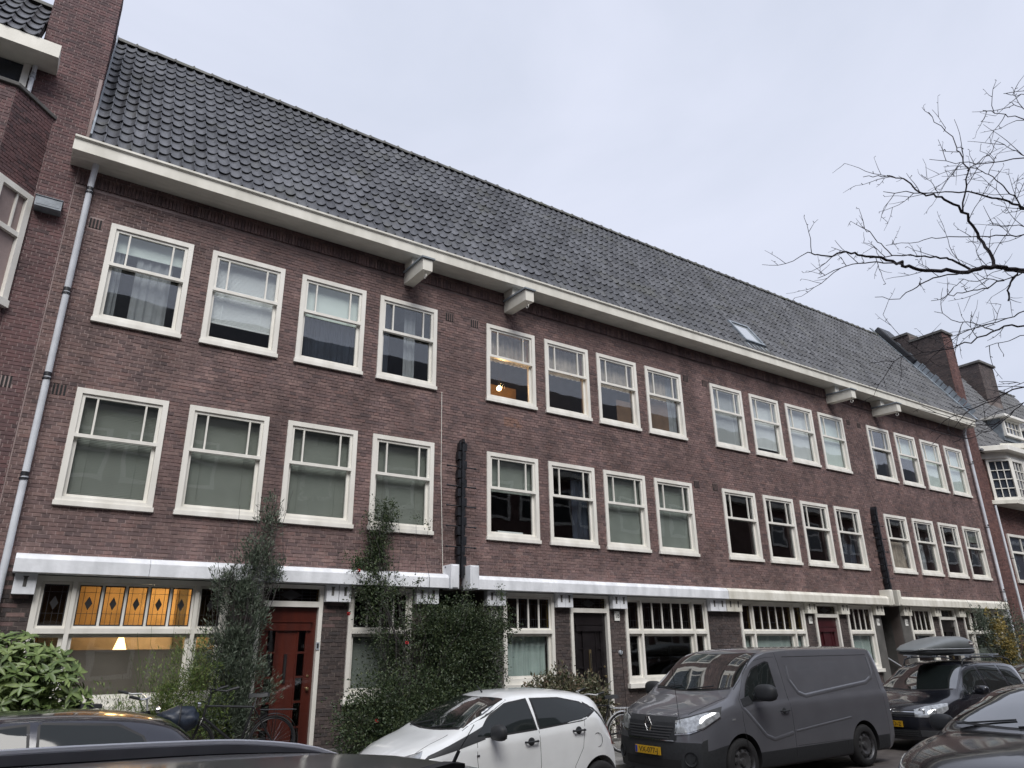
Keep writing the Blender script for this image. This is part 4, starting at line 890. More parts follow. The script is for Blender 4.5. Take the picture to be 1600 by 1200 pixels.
# light green mixed bushes under the window
bb = thing('garden_bush', 'loose light green garden bush in front of the lit window', 'bush', (2.0, -1.2, .42))
P_, Nn = blob_points([((2.05, -.62, 1.15), (.55, .36, .75), 3), ((2.45, -.6, 1.5), (.38, .3, .62), 2), ((1.45, -.6, 1.0), (.42, .3, .50), 1.4), ((2.75, -.7, 1.0), (.3, .3, .6), 1)], 12000, .1, clump=110)
leaf_cloud('foliage', P_, Nn + np.array([0, 0, .6]), .055, M['leafB'], bb, .22)
stems('stem', (2.0, -.7, .42), [(random.uniform(1.3, 2.8), random.uniform(-.9, -.4), random.uniform(1.2, 2.3)) for _ in range(26)], .006, M['leafB'], bb)
# tall olive-like climber by the red door
ov = thing('tall_olive_shrub', 'tall narrow grey green shrub climbing the wall beside the red door', 'shrub', (3.1, -.6, .42))
ob = [((2.96, -.60, 1.15), (.55, .40, .85), 5), ((3.0, -.5, 2.0), (.46, .34, .62), 3), ((3.05, -.45, 2.75), (.40, .26, .50), 1.7), ((3.18, -.38, 3.35), (.34, .2, .42), .9), ((3.34, -.35, 3.95), (.22, .14, .42), .42), ((3.45, -.4, 3.1), (.30, .2, .3), .45), ((2.75, -.45, 3.0), (.25, .2, .25), .25)]
P_, Nn = blob_points(ob, 19000, .05, clump=62); leaf_cloud('foliage', P_, Nn + np.array([0, 0, .9]), .066, M['leafO'], ov, .24)
stems('stem', (3.05, -.5, .42), [(3.1 + random.gauss(0, .33), -.45 + random.gauss(0, .12), random.uniform(2.4, 4.6)) for _ in range(30)], .011, M['bark'], ov, .1)
# rose / climber mound before the entry
rs = thing('rose_bush', 'big dark green rambling rose bush beside the varnished red door, climbing the wall', 'bush', (6.0, -1.0, .1))
rb = [((5.95, -1.1, .85), (1.40, .75, .85), 6), ((6.75, -.75, 1.55), (.78, .55, .85), 4), ((6.5, -.55, 2.25), (.75, .42, .50), 2.2), ((5.15, -1.1, .75), (.60, .6, .70), 2.2), ((7.1, -.8, 2.15), (.42, .4, .48), 1.3), ((5.75, -.35, 1.9), (.55, .25, .95), 1.0),
      ((5.30, -.25, 2.9), (.42, .18, .55), .9), ((5.36, -.2, 3.6), (.26, .14, .45), .5), ((5.50, -.2, 4.2), (.22, .12, .30), .2), ((5.05, -.2, 3.35), (.25, .1, .2), .12), ((7.35, -.7, 1.6), (.35, .4, .8), .8), ((7.6, -.8, 2.3), (.3, .3, .35), .35)]
P_, Nn = blob_points(rb, 80000, .12, clump=230); leaf_cloud('foliage', P_, Nn, .042, M['leafR'], rs, .6)
tips = [(5.0 + random.uniform(0, 2.6), random.uniform(-1.2, -.3), random.uniform(1.6, 3.1)) for _ in range(40)] + [(5.25 + random.uniform(-.3, .5), -.2, random.uniform(3.4, 4.7)) for _ in range(16)] + [(7.4 + random.uniform(0, .7), -.6, random.uniform(2.3, 2.95)) for _ in range(6)] + [(6.1, -.2, 4.25), (6.35, -.25, 4.15), (4.75, -.2, 3.5), (4.9, -.25, 3.2)]
stems('stem', (6.0, -.6, .1), tips, .009, M['bark'], rs, .22)
P_, Nn = blob_points([((t[0], t[1], t[2]), (.14, .08, .14), 1) for t in tips], 2600, .0); leaf_cloud('shoot_leaves', P_, Nn, .036, M['leafR'], rs, .55)
for p in ((4.98, -.3, 3.22), (4.86, -.25, 2.50), (5.72, -.78, 2.02), (4.95, -1.4, .9)):
    q = MB(); 
    for k in range(14):
        d = Vector((random.gauss(0, 1), random.gauss(0, 1), random.gauss(0, 1))).normalized(); e_ = d.orthogonal().normalized(); e2_ = d.cross(e_); c = Vector(p) + d * .018
        q.add([c - e_ * .022, c + d * .012 - e2_ * .02, c + e_ * .022, c + d * .012 + e2_ * .02], [(0, 1, 2, 3)])
    q.build('rose', M['petal'], rs)
# low mottled hedge before number 18
hd = thing('mottled_hedge', 'low mottled evergreen hedge under the curtained window', 'hedge', (8.9, -1.0, .1))
P_, Nn = blob_points([((8.35, -.95, .95), (.42, .35, .52), 2), ((8.95, -.95, 1.0), (.5, .38, .50), 3), ((9.55, -.95, .88), (.42, .35, .48), 2), ((9.0, -.95, .5), (.95, .4, .45), 2)], 9000, .5, clump=120)
leaf_cloud('foliage', P_, Nn, .075, M['leafM'], hd, .42); stems('stem', (9, -.9, .1), [(random.uniform(8.1, 9.8), -.95, 1.1) for _ in range(12)], .01, M['bark'], hd)
# far plants
fy = thing('yellow_shrub', 'sparse shrub with yellowing leaves before the last window of the row', 'shrub', (26.9, -1, .1))
P_, Nn = blob_points([((27.0, -.9, 1.7), (.75, .45, .75), 2), ((26.4, -.9, 2.4), (.4, .3, .5), .7)], 2600, .1, clump=60); leaf_cloud('foliage', P_, Nn, .09, M['leafY'], fy, .4)
P_, Nn = blob_points([((27.0, -.8, 1.5), (1.1, .5, 1.0), 2), ((25.9, -.8, 2.5), (.5, .3, .7), 1), ((27.9, -.8, 2.2), (.5, .3, 1.0), 1)], 4200, .1, clump=90); leaf_cloud('green_foliage', P_, Nn, .09, M['leafO'], fy, .3)
stems('stem', (26.9, -.9, .1), [(random.uniform(25.5, 28.6), random.uniform(-1, -.4), random.uniform(1.8, 3.5)) for _ in range(30)], .012, M['bark'], fy)
fd = thing('dark_evergreen_shrub', 'dark green shrub at the right edge below the far downpipe', 'shrub', (29.5, -1, .1))
P_, Nn = blob_points([((29.6, -.9, 1.2), (.9, .7, 1.3), 3), ((30.9, -.8, 1.6), (.9, .6, 1.3), 3), ((28.9, -1.0, .8), (.7, .5, .8), 1)], 14000, .45, clump=160); leaf_cloud('foliage', P_, Nn, .08, M['leafR'], fd, .5)
stems('stem', (29.7, -.9, .1), [(random.uniform(28.8, 31.2), -.9, random.uniform(1.2, 2.6)) for _ in range(14)], .015, M['bark'], fd)
BRANCHES = [
    ([(6.128, -10.634, 4.586), (5.937, -10.604, 4.563), (5.78, -10.567, 4.552), (5.693, -10.524, 4.53), (5.596, -10.446, 4.507), (5.493, -10.354, 4.528), (5.358, -10.26, 4.532), (5.18, -10.219, 4.537), (5.108, -10.217, 4.539), (4.895, -10.207, 4.508), (4.697, -10.205, 4.47), (4.53, -10.204, 4.44), (4.389, -10.191, 4.409), (4.199, -10.126, 4.359), (4.136, -10.102, 4.372), (4.089, -10.071, 4.373)], 0.034, 0.004),
    ([(4.841, -10.337, 4.403), (4.874, -10.149, 4.508), (4.661, -10.126, 4.453), (4.477, -10.085, 4.371), (4.524, -9.877, 4.402)], 0.008, 0.003),
    ([(5.64, -10.447, 4.544), (5.564, -10.404, 4.604), (5.403, -10.4, 4.592), (5.206, -10.383, 4.542), (5.143, -10.267, 4.603), (5.142, -10.151, 4.653), (4.868, -10.107, 4.565)], 0.014, 0.004),
    ([(4.895, -10.265, 4.525), (5.024, -10.132, 4.72), (4.803, -10.176, 4.717), (4.912, -10.085, 4.867)], 0.006, 0.003),
    ([(5.797, -10.569, 4.564), (5.784, -10.557, 4.685), (5.745, -10.538, 4.812), (5.658, -10.544, 4.893), (5.483, -10.559, 4.944), (5.256, -10.555, 4.959), (5.118, -10.522, 4.974), (5.059, -10.478, 4.997), (5.0, -10.413, 5.123), (4.975, -10.356, 5.186), (4.923, -10.278, 5.22), (4.818, -10.213, 5.204)], 0.02, 0.003),
    ([(5.475, -10.562, 4.94), (5.504, -10.615, 5.091), (5.356, -10.704, 5.173), (5.354, -10.697, 5.341), (5.416, -10.657, 5.479), (5.446, -10.583, 5.71), (5.297, -10.582, 5.774)], 0.01, 0.003),
    ([(5.319, -10.716, 5.15), (5.515, -10.727, 5.29), (5.662, -10.783, 5.399), (5.844, -10.817, 5.611)], 0.006, 0.003),
    ([(6.385, -10.682, 5.228), (6.253, -10.679, 5.225), (6.073, -10.657, 5.206), (5.915, -10.596, 5.225), (5.861, -10.499, 5.297), (5.773, -10.379, 5.335), (5.505, -10.312, 5.263), (5.176, -10.253, 5.168), (5.099, -10.205, 5.184)], 0.018, 0.003),
    ([(6.401, -10.622, 5.005), (6.317, -10.511, 5.035), (6.079, -10.439, 4.984), (5.864, -10.283, 4.977), (5.868, -10.149, 5.049), (5.799, -10.004, 5.058), (5.541, -9.93, 4.985)], 0.01, 0.003),
    ([(5.502, -10.481, 4.462), (5.463, -10.294, 4.493), (5.268, -10.269, 4.415), (5.181, -10.205, 4.343), (5.244, -10.072, 4.343), (5.145, -9.948, 4.385)], 0.009, 0.003),
    ([(6.023, -10.566, 4.115), (5.845, -10.501, 4.083), (5.698, -10.464, 4.029), (5.514, -10.373, 3.942), (5.487, -10.256, 3.921), (5.441, -10.059, 3.943), (5.171, -9.967, 3.857), (4.917, -9.917, 3.794)], 0.013, 0.003),
    ([(5.708, -10.563, 3.562), (5.78, -10.431, 3.574), (5.603, -10.338, 3.483), (5.422, -10.261, 3.401), (5.485, -10.092, 3.434), (5.394, -9.994, 3.522)], 0.01, 0.003),
    ([(5.568, -10.511, 3.981), (5.701, -10.411, 4.096), (5.725, -10.314, 4.175), (5.558, -10.286, 4.157), (5.747, -10.088, 4.359)], 0.007, 0.003),
    ([(6.039, -10.585, 4.226), (6.098, -10.452, 4.241), (5.933, -10.396, 4.187), (5.728, -10.355, 4.105), (5.774, -10.171, 4.12), (5.679, -10.069, 4.109)], 0.009, 0.003),
    ([(5.76, -10.635, 3.952), (5.874, -10.507, 3.976), (5.675, -10.492, 3.916), (5.726, -10.385, 3.935)], 0.006, 0.003),
    ([(5.564, -10.584, 3.399), (5.672, -10.452, 3.378), (5.584, -10.366, 3.292), (5.367, -10.317, 3.201), (5.468, -10.122, 3.223)], 0.007, 0.003),
    ([(6.022, -10.464, 3.686), (6.043, -10.396, 3.712), (5.895, -10.367, 3.698)], 0.005, 0.003),
    ([(5.662, -11.051, 5.535), (5.69, -10.974, 5.638), (5.439, -10.95, 5.554), (5.463, -10.879, 5.652)], 0.008, 0.003),
    ([(5.721, -11.053, 5.646), (5.725, -11.017, 5.718), (5.505, -11.039, 5.629)], 0.006, 0.003),
    ([(5.831, -11.057, 5.85), (5.835, -10.989, 5.904), (5.621, -10.992, 5.804)], 0.005, 0.003),
    ([(5.926, -10.91, 5.393), (5.962, -10.692, 5.498), (5.637, -10.629, 5.404), (5.562, -10.584, 5.41), (5.574, -10.399, 5.562)], 0.009, 0.003),
    ([(6.33, -10.694, 5.184), (6.237, -10.693, 5.255), (5.997, -10.722, 5.232), (5.901, -10.702, 5.31), (5.94, -10.632, 5.431), (5.846, -10.612, 5.458), (5.684, -10.607, 5.403)], 0.011, 0.003),
    ([(5.94, -10.909, 5.417), (5.943, -10.871, 5.487), (5.815, -10.85, 5.497), (5.754, -10.804, 5.554)], 0.006, 0.003),
    ([(5.978, -10.642, 4.529), (6.068, -10.566, 4.528), (5.979, -10.557, 4.411), (6.052, -10.501, 4.361)], 0.016, 0.008),
    ([(5.922, -10.553, 4.483), (5.943, -10.413, 4.481), (5.729, -10.4, 4.403), (5.609, -10.343, 4.371), (5.685, -10.193, 4.419), (5.594, -10.148, 4.389)], 0.008, 0.003),
    ([(5.975, -10.676, 4.496), (6.061, -10.506, 4.538), (5.814, -10.498, 4.485), (5.699, -10.428, 4.468), (5.751, -10.315, 4.551)], 0.009, 0.003),
    ([(6.057, -10.74, 4.908), (6.102, -10.659, 4.985), (5.942, -10.635, 4.925), (5.9, -10.573, 4.978)], 0.007, 0.003)]
tree = thing('bare_street_tree', 'bare winter street tree whose twigs reach in from the right over the sky', 'tree', (8.3, -12.6, .1))
TX = Vector((8.3, -12.6, 0))
mb = MB(); mb.tube([TX + Vector((0, 0, .1)), TX + Vector((.02, .02, 1.5)), TX + Vector((-.03, .03, 3.2)), TX + Vector((.05, 0, 5)), TX + Vector((-.04, .04, 7)), TX + Vector((.1, 0, 9.5))], [.17, .14, .12, .10, .07, .03], 12)
mb.build('trunk', M['bark'], tree, smooth=True)
tw = MB(); limbs = []
def twig(p, d, L, r_, depth):
    n = max(3, int(L / .05)); pts = [p]; 
    for i in range(n):
        d = (d + Vector((random.gauss(0, .13), random.gauss(0, .13), random.gauss(.02, .12)))).normalized(); pts.append(pts[-1] + d * L / n)
        if depth and random.random() < .35: 
            s = d.orthogonal().normalized(); s.rotate(Matrix.Rotation(random.random() * 6.28, 3, d)); twig(pts[-1], (d * .6 + s * .8).normalized(), L * random.uniform(.25, .6), r_ * .7, depth - 1)
        elif random.random() < .35:
            s = d.orthogonal().normalized(); s.rotate(Matrix.Rotation(random.random() * 6.28, 3, d)); e_ = pts[-1] + (d * .5 + s).normalized() * .018; tw.tube([pts[-1], e_], [r_ * .8, r_ * .9], 4)
    tw.tube(pts, [r_ * (1 - .5 * i / n) for i in range(n + 1)], 5)
for k, (pts, ra, rb_) in enumerate(BRANCHES):
    P = [Vector(p) for p in pts]
    start = P[0]
    if k in (0, 7, 8, 10, 11, 13, 14, 15, 16, 17, 18, 19, 20, 21, 22, 23, 25, 26):
        if start.x > 4:       # reaches the frame edge: carry it on to the trunk
            q = TX + Vector((-.05, 0, min(8.5, max(3.2, start.z - .5 * (TX - start).xy.length * .6)))); P = [q, q.lerp(start, .5) + Vector((0, random.uniform(-.1, .1), .05))] + P
    n = len(P); S = []
    for i in range(n - 1):
        for t in (0, .33, .66): S.append(P[i].lerp(P[i + 1], t) + Vector((random.gauss(0, .006), random.gauss(0, .006), random.gauss(0, .006))))
    S.append(P[-1]); m = len(S)
    limb = MB(); limb.tube(S, [ra * .66 + (rb_ * .7 - ra * .66) * (i / (m - 1)) for i in range(m)], 8)
    limb.build('branch', M['twig'], tree, smooth=True)
    L = 0; j = 2
    while j < m - 1:
        d = (S[j + 1] - S[j - 1]).normalized()
        if random.random() < .48:
            s = d.orthogonal().normalized(); s.rotate(Matrix.Rotation(random.random() * 6.28, 3, d)); twig(S[j], (d * .75 + s * .7).normalized(), random.uniform(.10, .42), .0029, 1)
        j += random.choice((1, 2, 2))
# crown parts outside the frame but reflected in panes
for _ in range(34):
    z = random.uniform(3, 9); a = random.random() * 6.28; d = Vector((math.cos(a), math.sin(a), random.uniform(.3, .9))).normalized()
    if d.x < .1: d.x = abs(d.x) + .1; d.normalize()
    twig(TX + Vector((0, 0, z)), d, random.uniform(1, 2.4), .014, 2)
o = tw.build('twigs', M['twig'], tree); o['kind'] = 'stuff'

# ------------------------------------------------------------------ vehicles
def pchip(xs, ys, x):
    xs = np.asarray(xs, float); ys = np.asarray(ys, float); x = np.clip(np.asarray(x, float), xs[0], xs[-1])
    h = np.diff(xs); d = np.diff(ys) / h; m = np.zeros_like(ys); m[0] = d[0]; m[-1] = d[-1]
    for i in range(1, len(xs) - 1): m[i] = 0 if d[i - 1] * d[i] <= 0 else 2 * d[i - 1] * d[i] / (d[i - 1] + d[i])
    i = np.clip(np.searchsorted(xs, x) - 1, 0, len(h) - 1); t = (x - xs[i]) / h[i]
    return ys[i] * (1 + 2 * t) * (1 - t) ** 2 + h[i] * m[i] * t * (1 - t) ** 2 + ys[i + 1] * t * t * (3 - 2 * t) + h[i] * m[i + 1] * t * t * (t - 1)
def K(pairs): a = sorted(pairs); return [p[0] for p in a], [p[1] for p in a]
class Car:
    def __init__(s, spec):
        s.sp = spec; L = spec['L']; W = spec['W'] / 2; s.L = L; s.W = W
        s.top = K(spec['top']); s.belt = K(spec['belt']); s.wid = K(spec['wid']); s.re = K(spec['roofw']); s.sill = K(spec['sill'])
        X = sorted(set(np.round(np.concatenate([np.linspace(0, L, 64), np.array(spec.get('dense', []))]), 3)))
        SN = [0, .3, .55, 1, 1.5, 2, 2.5, 3, 3.5, 4, 4.18, 4.5, 4.82, 5, 5.35, 5.7, 6, 6.2, 6.4, 6.6, 6.8, 7, 7.3, 7.7, 8.2, 9]
        V = []; n = len(SN)
        for x in X:
            y, z = s.section(x, SN); V.append([(x, yy, zz) for yy, zz in zip(y, z)])
        nx = len(X); bm = bmesh.new(); G = []
        for i in range(nx):
            ring = [bm.verts.new(s.warp(*p)) for p in V[i]] + [bm.verts.new(s.warp(p[0], -p[1], p[2])) for p in V[i][-2::-1]]
            G.append(ring)
        m = len(G[0])
        for i in range(nx - 1):
            for j in range(m - 1): bm.faces.new((G[i][j], G[i + 1][j], G[i + 1][j + 1], G[i][j + 1]))
            bm.faces.new((G[i][m - 1], G[i + 1][m - 1], G[i + 1][0], G[i][0]))
        for i, flip in ((0, 0), (nx - 1, 1)):          # front and rear closing grids
            A = G[i]; nc = 10; rows = []
            for j in range(n - 1):
                a, b = A[j], A[m - 1 - j]; row = [a]; ra, rb = Vector(V[i][j]), Vector((V[i][j][0], -V[i][j][1], V[i][j][2]))
                for c in range(1, nc): row.append(bm.verts.new(s.warp(*ra.lerp(rb, c / nc))))
                row.append(b); rows.append(row)
            for j in range(n - 2):
                for c in range(nc): 
                    q = (rows[j][c], rows[j][c + 1], rows[j + 1][c + 1], rows[j + 1][c]); bm.faces.new(q if not flip else q[::-1])
            tp = A[n - 1]
            for c in range(nc):
                q = (rows[n - 2][c], rows[n - 2][c + 1], tp); bm.faces.new(q if not flip else q[::-1])
            row0 = rows[0]; q = row0[1:-1]
            # bottom edge between the two sills
            bm.faces.new((row0 if flip else row0[::-1]))
        bmesh.ops.remove_doubles(bm, verts=bm.verts, dist=1e-4); bmesh.ops.recalc_face_normals(bm, faces=bm.faces)
        me = bpy.data.meshes.new('body'); bm.to_mesh(me); s.bvh = BVHTree.FromBMesh(bm); bm.free(); s.me = me
    def section(s, x, t):
        sp = s.sp; zt = float(pchip(*s.top, x)); zb = float(pchip(*s.belt, x)); w = float(pchip(*s.wid, x)) * s.W; rw = float(pchip(*s.re, x)) * s.W; zs = float(pchip(*s.sill, x))
        cr = sp.get('crown', .05); zbe = min(zb, zt - cr - .035); gh = max(0, zt - zb)
        ze = zt - cr - min(.04, .25 * gh) ; ye = rw if gh > .02 else w * .93
        k = min(1, max(0, (zt - zb) / .35)); ye = (w * .90) * (1 - k) + rw * k; ze = (zt - cr) - .02 * k
        ze = max(ze, zbe + .012)
        ys = [w * .5, w * .93, w * .985, w, w * sp.get('shoulder', .985), w * .95, ye, ye * .90, ye * .5, 0]
        zs_ = [zs, zs, zs + .10, zs + (zbe - zs) * .45, zs + (zbe - zs) * .86, zbe, ze, ze + cr * .42 + .005, zt - cr * .18, zt]
        kk = list(range(10)); return pchip(kk, ys, t), pchip(kk, zs_, t)
    def warp(s, x, y, z):
        sp = s.sp; ny = abs(y) / s.W
        fl = sp.get('flen', 1.0); fade = max(0, 1 - x / fl) ** 1.6; x2 = x + fade * (sp.get('fbow', .22) * ny ** 2.6 + pchip(*K(sp['fz']), z))
        rl = sp.get('rlen', .8); fr_ = max(0, 1 - (s.L - x) / rl) ** 1.6; x2 -= fr_ * (sp.get('rbow', .12) * ny ** 2.6 + pchip(*K(sp['rz']), z))
        return Vector((float(x2), y, z))
    def hit(s, p, d):
        h = s.bvh.ray_cast(Vector(p), Vector(d).normalized()); return (h[0], h[1]) if h[0] is not None else (None, None)
    def patch(s, bot, top, d, eps, nu=14, nv=8, skirt=.02):
        """grid between two polylines, projected along d on the body, with edges turned in: real thickness"""
        def along(pl, t):
            pl = [Vector(p) for p in pl]; Ls = [0]
            for a, b in zip(pl, pl[1:]): Ls.append(Ls[-1] + (b - a).length)
            q = t * Ls[-1]
            for i in range(len(pl) - 1):
                if q <= Ls[i + 1] + 1e-9: return pl[i].lerp(pl[i + 1], (q - Ls[i]) / max(1e-9, Ls[i + 1] - Ls[i]))
            return pl[-1]
        d = Vector(d).normalized(); P = []
        for i in range(nu + 1):
            a, b = along(bot, i / nu), along(top, i / nu); row = []
            for j in range(nv + 1):
                p = a.lerp(b, j / nv); h, n = s.hit(p - d * 3, d)
                if h is None: h, n = p, -d
                if n.dot(d) > 0: n = -n
                row.append(h + n * eps)
            P.append(row)
        mb = MB(); mb.grid(P); nv1 = nv + 1
        rim = [(i, 0) for i in range(nu + 1)] + [(nu, j) for j in range(1, nv + 1)] + [(i, nv) for i in range(nu - 1, -1, -1)] + [(0, j) for j in range(nv - 1, 0, -1)]
        vs = [P[i][j] for i, j in rim]; k = len(vs); vs2 = [v + d * skirt for v in vs]
        mb.add(vs + vs2, [(i, (i + 1) % k, k + (i + 1) % k, k + i) for i in range(k)])
        return mb
    def side(s, bot, top, side, eps=.004, **k):
        f_ = lambda pl: [(p[0], side * 1.5, p[1]) for p in pl]; return s.patch(f_(bot), f_(top), (0, -side, 0), eps, **k)
    def strip(s, pts, side, wd, eps, mat_i=0):
        """thin raised line on the body side along (x,z) points"""
        out_ = []; pts = [Vector((p[0], p[1])) for p in pts]; dense = []
        for a, b in zip(pts, pts[1:]):
            n = max(1, int((b - a).length / .06)); dense += [a.lerp(b, i / n) for i in range(n)]
        dense.append(pts[-1]); P = []
        for i, p in enumerate(dense):
            t = (dense[min(i + 1, len(dense) - 1)] - dense[max(i - 1, 0)]).normalized(); nn = Vector((-t.y, t.x)); row = []
            for k, (o_, e_) in enumerate(((-wd / 2, -.002), (-wd / 4, eps), (wd / 4, eps), (wd / 2, -.002))):
                q = p + nn * o_; h, n = s.hit((q.x, side * 1.5, q.y), (0, -side, 0)); h = h if h is not None else Vector((q.x, side * s.W, q.y)); row.append(h + Vector((0, side * e_, 0)))
            P.append(row)
        mb = MB(); mb.grid(P); return mb
def paint(name, col, metal=.0, flake=.0, rough=.35):
    m = mat(name, col, rough, .06, 3, metal=metal, coat=1.0, spec=.5); n = m.node_tree.nodes; l = m.node_tree.links
    g = n.new('ShaderNodeTexCoord'); z = n.new('ShaderNodeTexNoise'); z.inputs['Scale'].default_value = 3.5; z.inputs['Detail'].default_value = 7; l.new(g.outputs['Object'], z.inputs['Vector'])
    q = n.new('ShaderNodeMapRange'); q.inputs[1].default_value = .35; q.inputs[2].default_value = .7; q.inputs[3].default_value = .02; q.inputs[4].default_value = .13; l.new(z.outputs['Fac'], q.inputs[0]); l.new(q.outputs[0], n['Principled BSDF'].inputs['Coat Roughness']); return m
M['tyre'] = mat('tyre_rubber', (.018, .018, .019), .85, .2, 20); M['plas'] = mat('black_plastic', (.025, .027, .030), .6, .15, 30, .1)
M['cglass'] = mat('car_glass', (.012, .016, .016), .02, .02, spec=1.0, coat=1); M['lampg'] = mat('clear_lamp_glass', (.45, .47, .48), .08, .35, 18, coat=1, metal=.4)
M['cglass'].node_tree.nodes['Principled BSDF'].inputs['IOR'].default_value = 2.0
M['sglass'] = mat('car_side_glass', (.016, .020, .020), .03, .02, spec=.5)
M['seal'] = mat('rubber_seal', (.010, .010, .011), .5); M['plate'] = mat('yellow_plate', (.62, .36, .02), .4, .04); M['steel'] = mat('steel_wheel', (.12, .12, .125), .4, .2, 8, metal=.6)
M['grey_plas'] = mat('grey_plastic', (.06, .062, .066), .55, .1, 20)
def wheel(parent, x, y, r_, wdt, side, rimmat, spokes=5, steel=False):
    w_ = bpy.data.objects.new('wheel', None); COL.objects.link(w_); w_.location = (x, y, r_); w_.parent = parent
    mb = MB(); h = wdt / 2; pr = [(r_ * .66, -h), (r_ * .70, -h - .004), (r_ * .88, -h - .002), (r_ * .97, -h * .8), (r_, -h * .45), (r_, h * .45), (r_ * .97, h * .8), (r_ * .88, h + .002), (r_ * .70, h + .004), (r_ * .66, h)]
    lathe(mb, pr, (0, 0, 0), 40, axis='y'); o = mb.build('tyre', M['tyre'], None, smooth=True); o.parent = w_
    mb = MB(); so_ = side * h; lathe(mb, [(r_ * .67, so_), (r_ * .655, so_ * .9), (r_ * .60, so_ * .55), (r_ * .58, 0)], (0, 0, 0), 40, axis='y')
    if steel:
        lathe(mb, [(r_ * .6, so_ * .45), (r_ * .48, so_ * .8), (r_ * .40, so_ * .86), (r_ * .25, so_ * .55), (r_ * .18, so_ * .5), (r_ * .15, so_ * .85), (0, so_ * .9)], (0, 0, 0), 40, axis='y')
    else:
        lathe(mb, [(r_ * .58, so_ * .2), (0, so_ * .2)], (0, 0, 0), 30, mi=1, axis='y'); lathe(mb, [(r_ * .16, so_ * .5), (r_ * .14, so_ * .85), (0, so_ * .9)], (0, 0, 0), 20, axis='y')
        for k in range(spokes):
            a = 2 * math.pi * k / spokes
            for off in (-.10, .10):
                c_, s_ = math.cos(a + off), math.sin(a + off); c0, s0 = math.cos(a), math.sin(a)
                mb.tube([(r_ * .1 * c0, so_ * .72, r_ * .1 * s0), (r_ * .38 * c_, so_ * .85, r_ * .38 * s_), (r_ * .62 * c_, so_ * .8, r_ * .62 * s_)], [.024, .02, .02], 6)
    o = mb.build('rim', [rimmat, M['dark']], None, smooth=True); o.parent = w_
    q = MB(); n = 10
    if steel:
        for k in range(n):
            a = 2 * math.pi * k / n; lathe(q, [(.0, so_ * .84), (.022, so_ * .84), (.024, so_ * .7)], (r_ * .49 * math.cos(a), 0, r_ * .49 * math.sin(a)), 10, axis='y')
        o = q.build('rim_holes', M['dark'], None); o.parent = w_; o['kind'] = 'stuff'
def put(mb, name, mats, parent, smooth=True, lab=None):
    o = mb.build(name, mats, None, smooth=smooth); o.parent = parent
    if lab: o['label'] = lab
    return o
def build_car(name, label, cat, spec, loc, rz=0, group=None):
    c = Car(spec); root = thing(name, label, cat, loc, rz, group or ('cars parked along the far kerb' if loc[1] > -5 and cat == 'car' else None))
    bo = bpy.data.objects.new('body', c.me); COL.objects.link(bo); pm = spec['paint']; lower = spec.get('lower', None)
    for m in (pm, M['dark'], M['plas']): c.me.materials.append(m)
    cur = c.me
    for x in spec['wheels']:
        for sd in (-1, 1):
            for tryn in range(6):
                ra = spec['arch'] + tryn * .0017; mb = MB(); n = 40 + tryn; pl = [(x + .0013 * tryn + ra * math.cos(2 * math.pi * (k + .37) / n), spec['wr'] + .0113 + ra * math.sin(2 * math.pi * (k + .37) / n)) for k in range(n)]
                y0, y1 = sorted((sd * (c.W - .303 - .004 * tryn), sd * (c.W + .21))); mb.prism(pl, 1, y0, y1)
                q = mb.build('cut', M['dark']); md = bo.modifiers.new('b', 'BOOLEAN'); md.operation = 'DIFFERENCE'; md.object = q; md.solver = 'EXACT' if tryn < 5 else 'FAST'
                bpy.context.view_layer.update(); me = bpy.data.meshes.new_from_object(bo.evaluated_get(bpy.context.evaluated_depsgraph_get())); bo.modifiers.clear(); bpy.data.objects.remove(q)
                if len(me.polygons) > len(bo.data.polygons) * .8: bo.data = me; break
    me = bo.data
    me.materials.clear()
    for m in (pm, M['dark'], M['plas']): me.materials.append(m)
    for p in me.polygons:
        ce = p.center; mi = 0
        for x in spec['wheels']:
            if math.hypot(ce.x - x, ce.z - spec['wr'] - .01) < spec['arch'] + .006 and abs(ce.y) < c.W * .985 + .02 and (abs(p.normal.y) < .5 or abs(ce.y) < c.W - .2): mi = 1
        if mi == 0 and lower and lower(ce): mi = 2
        if p.normal.z < -.9 and ce.z < .4: mi = 1
        p.material_index = mi
    smooth_mesh(me, 32); bo.parent = root; bo.name = 'body'
    for x in spec['wheels']:
        for sd in (-1, 1): wheel(root, x, sd * (c.W - .11), spec['wr'], .19, sd, spec.get('rimmat', M['zinc']), spec.get('spokes', 5), spec.get('steel', False))
    return c, root
def windows(c, root, ws, sides, rear=None):
    """ws: bottom and top polylines (x,y,z-ish seen from above); sides: list of bottom/top polylines in x,z"""
    eb = 2 * .0
    if ws:
        (xb, yb), (xt, yt) = ws; bow = .13
        mk = lambda x, y, e_: [(x + bow * (t / 1.0) ** 2 * (1), y * t, 2.0) for t in np.linspace(-1, 1, 9)]
        put(c.patch(mk(xb - .03, yb + .03, 0), mk(xt + .03, yt + .03, 0), (0, 0, -1), .0015, 20, 10, .006), 'windscreen_seal', M['seal'], root)
        w_ = put(c.patch(mk(xb, yb, 0), mk(xt, yt, 0), (0, 0, -1), .005, 20, 10, .004), 'windscreen', M['cglass'], root)
    for bot, top in sides:
        for sd in (-1, 1):
            cx = sum(p[0] for p in bot + top) / len(bot + top); cz = sum(p[1] for p in bot + top) / len(bot + top)
            gr = lambda pl, k: [(cx + (p[0] - cx) * (1 + k / max(.2, abs(p[0] - cx))) if abs(p[0] - cx) > .05 else p[0], cz + (p[1] - cz) * (1 + k / max(.1, abs(p[1] - cz)))) for p in pl]
            put(c.side(gr(bot, .022), gr(top, .022), sd, .0015, skirt=.005), 'window_seal', M['seal'], root); put(c.side(bot, top, sd, .005, skirt=.004), 'side_window', M['sglass'], root)
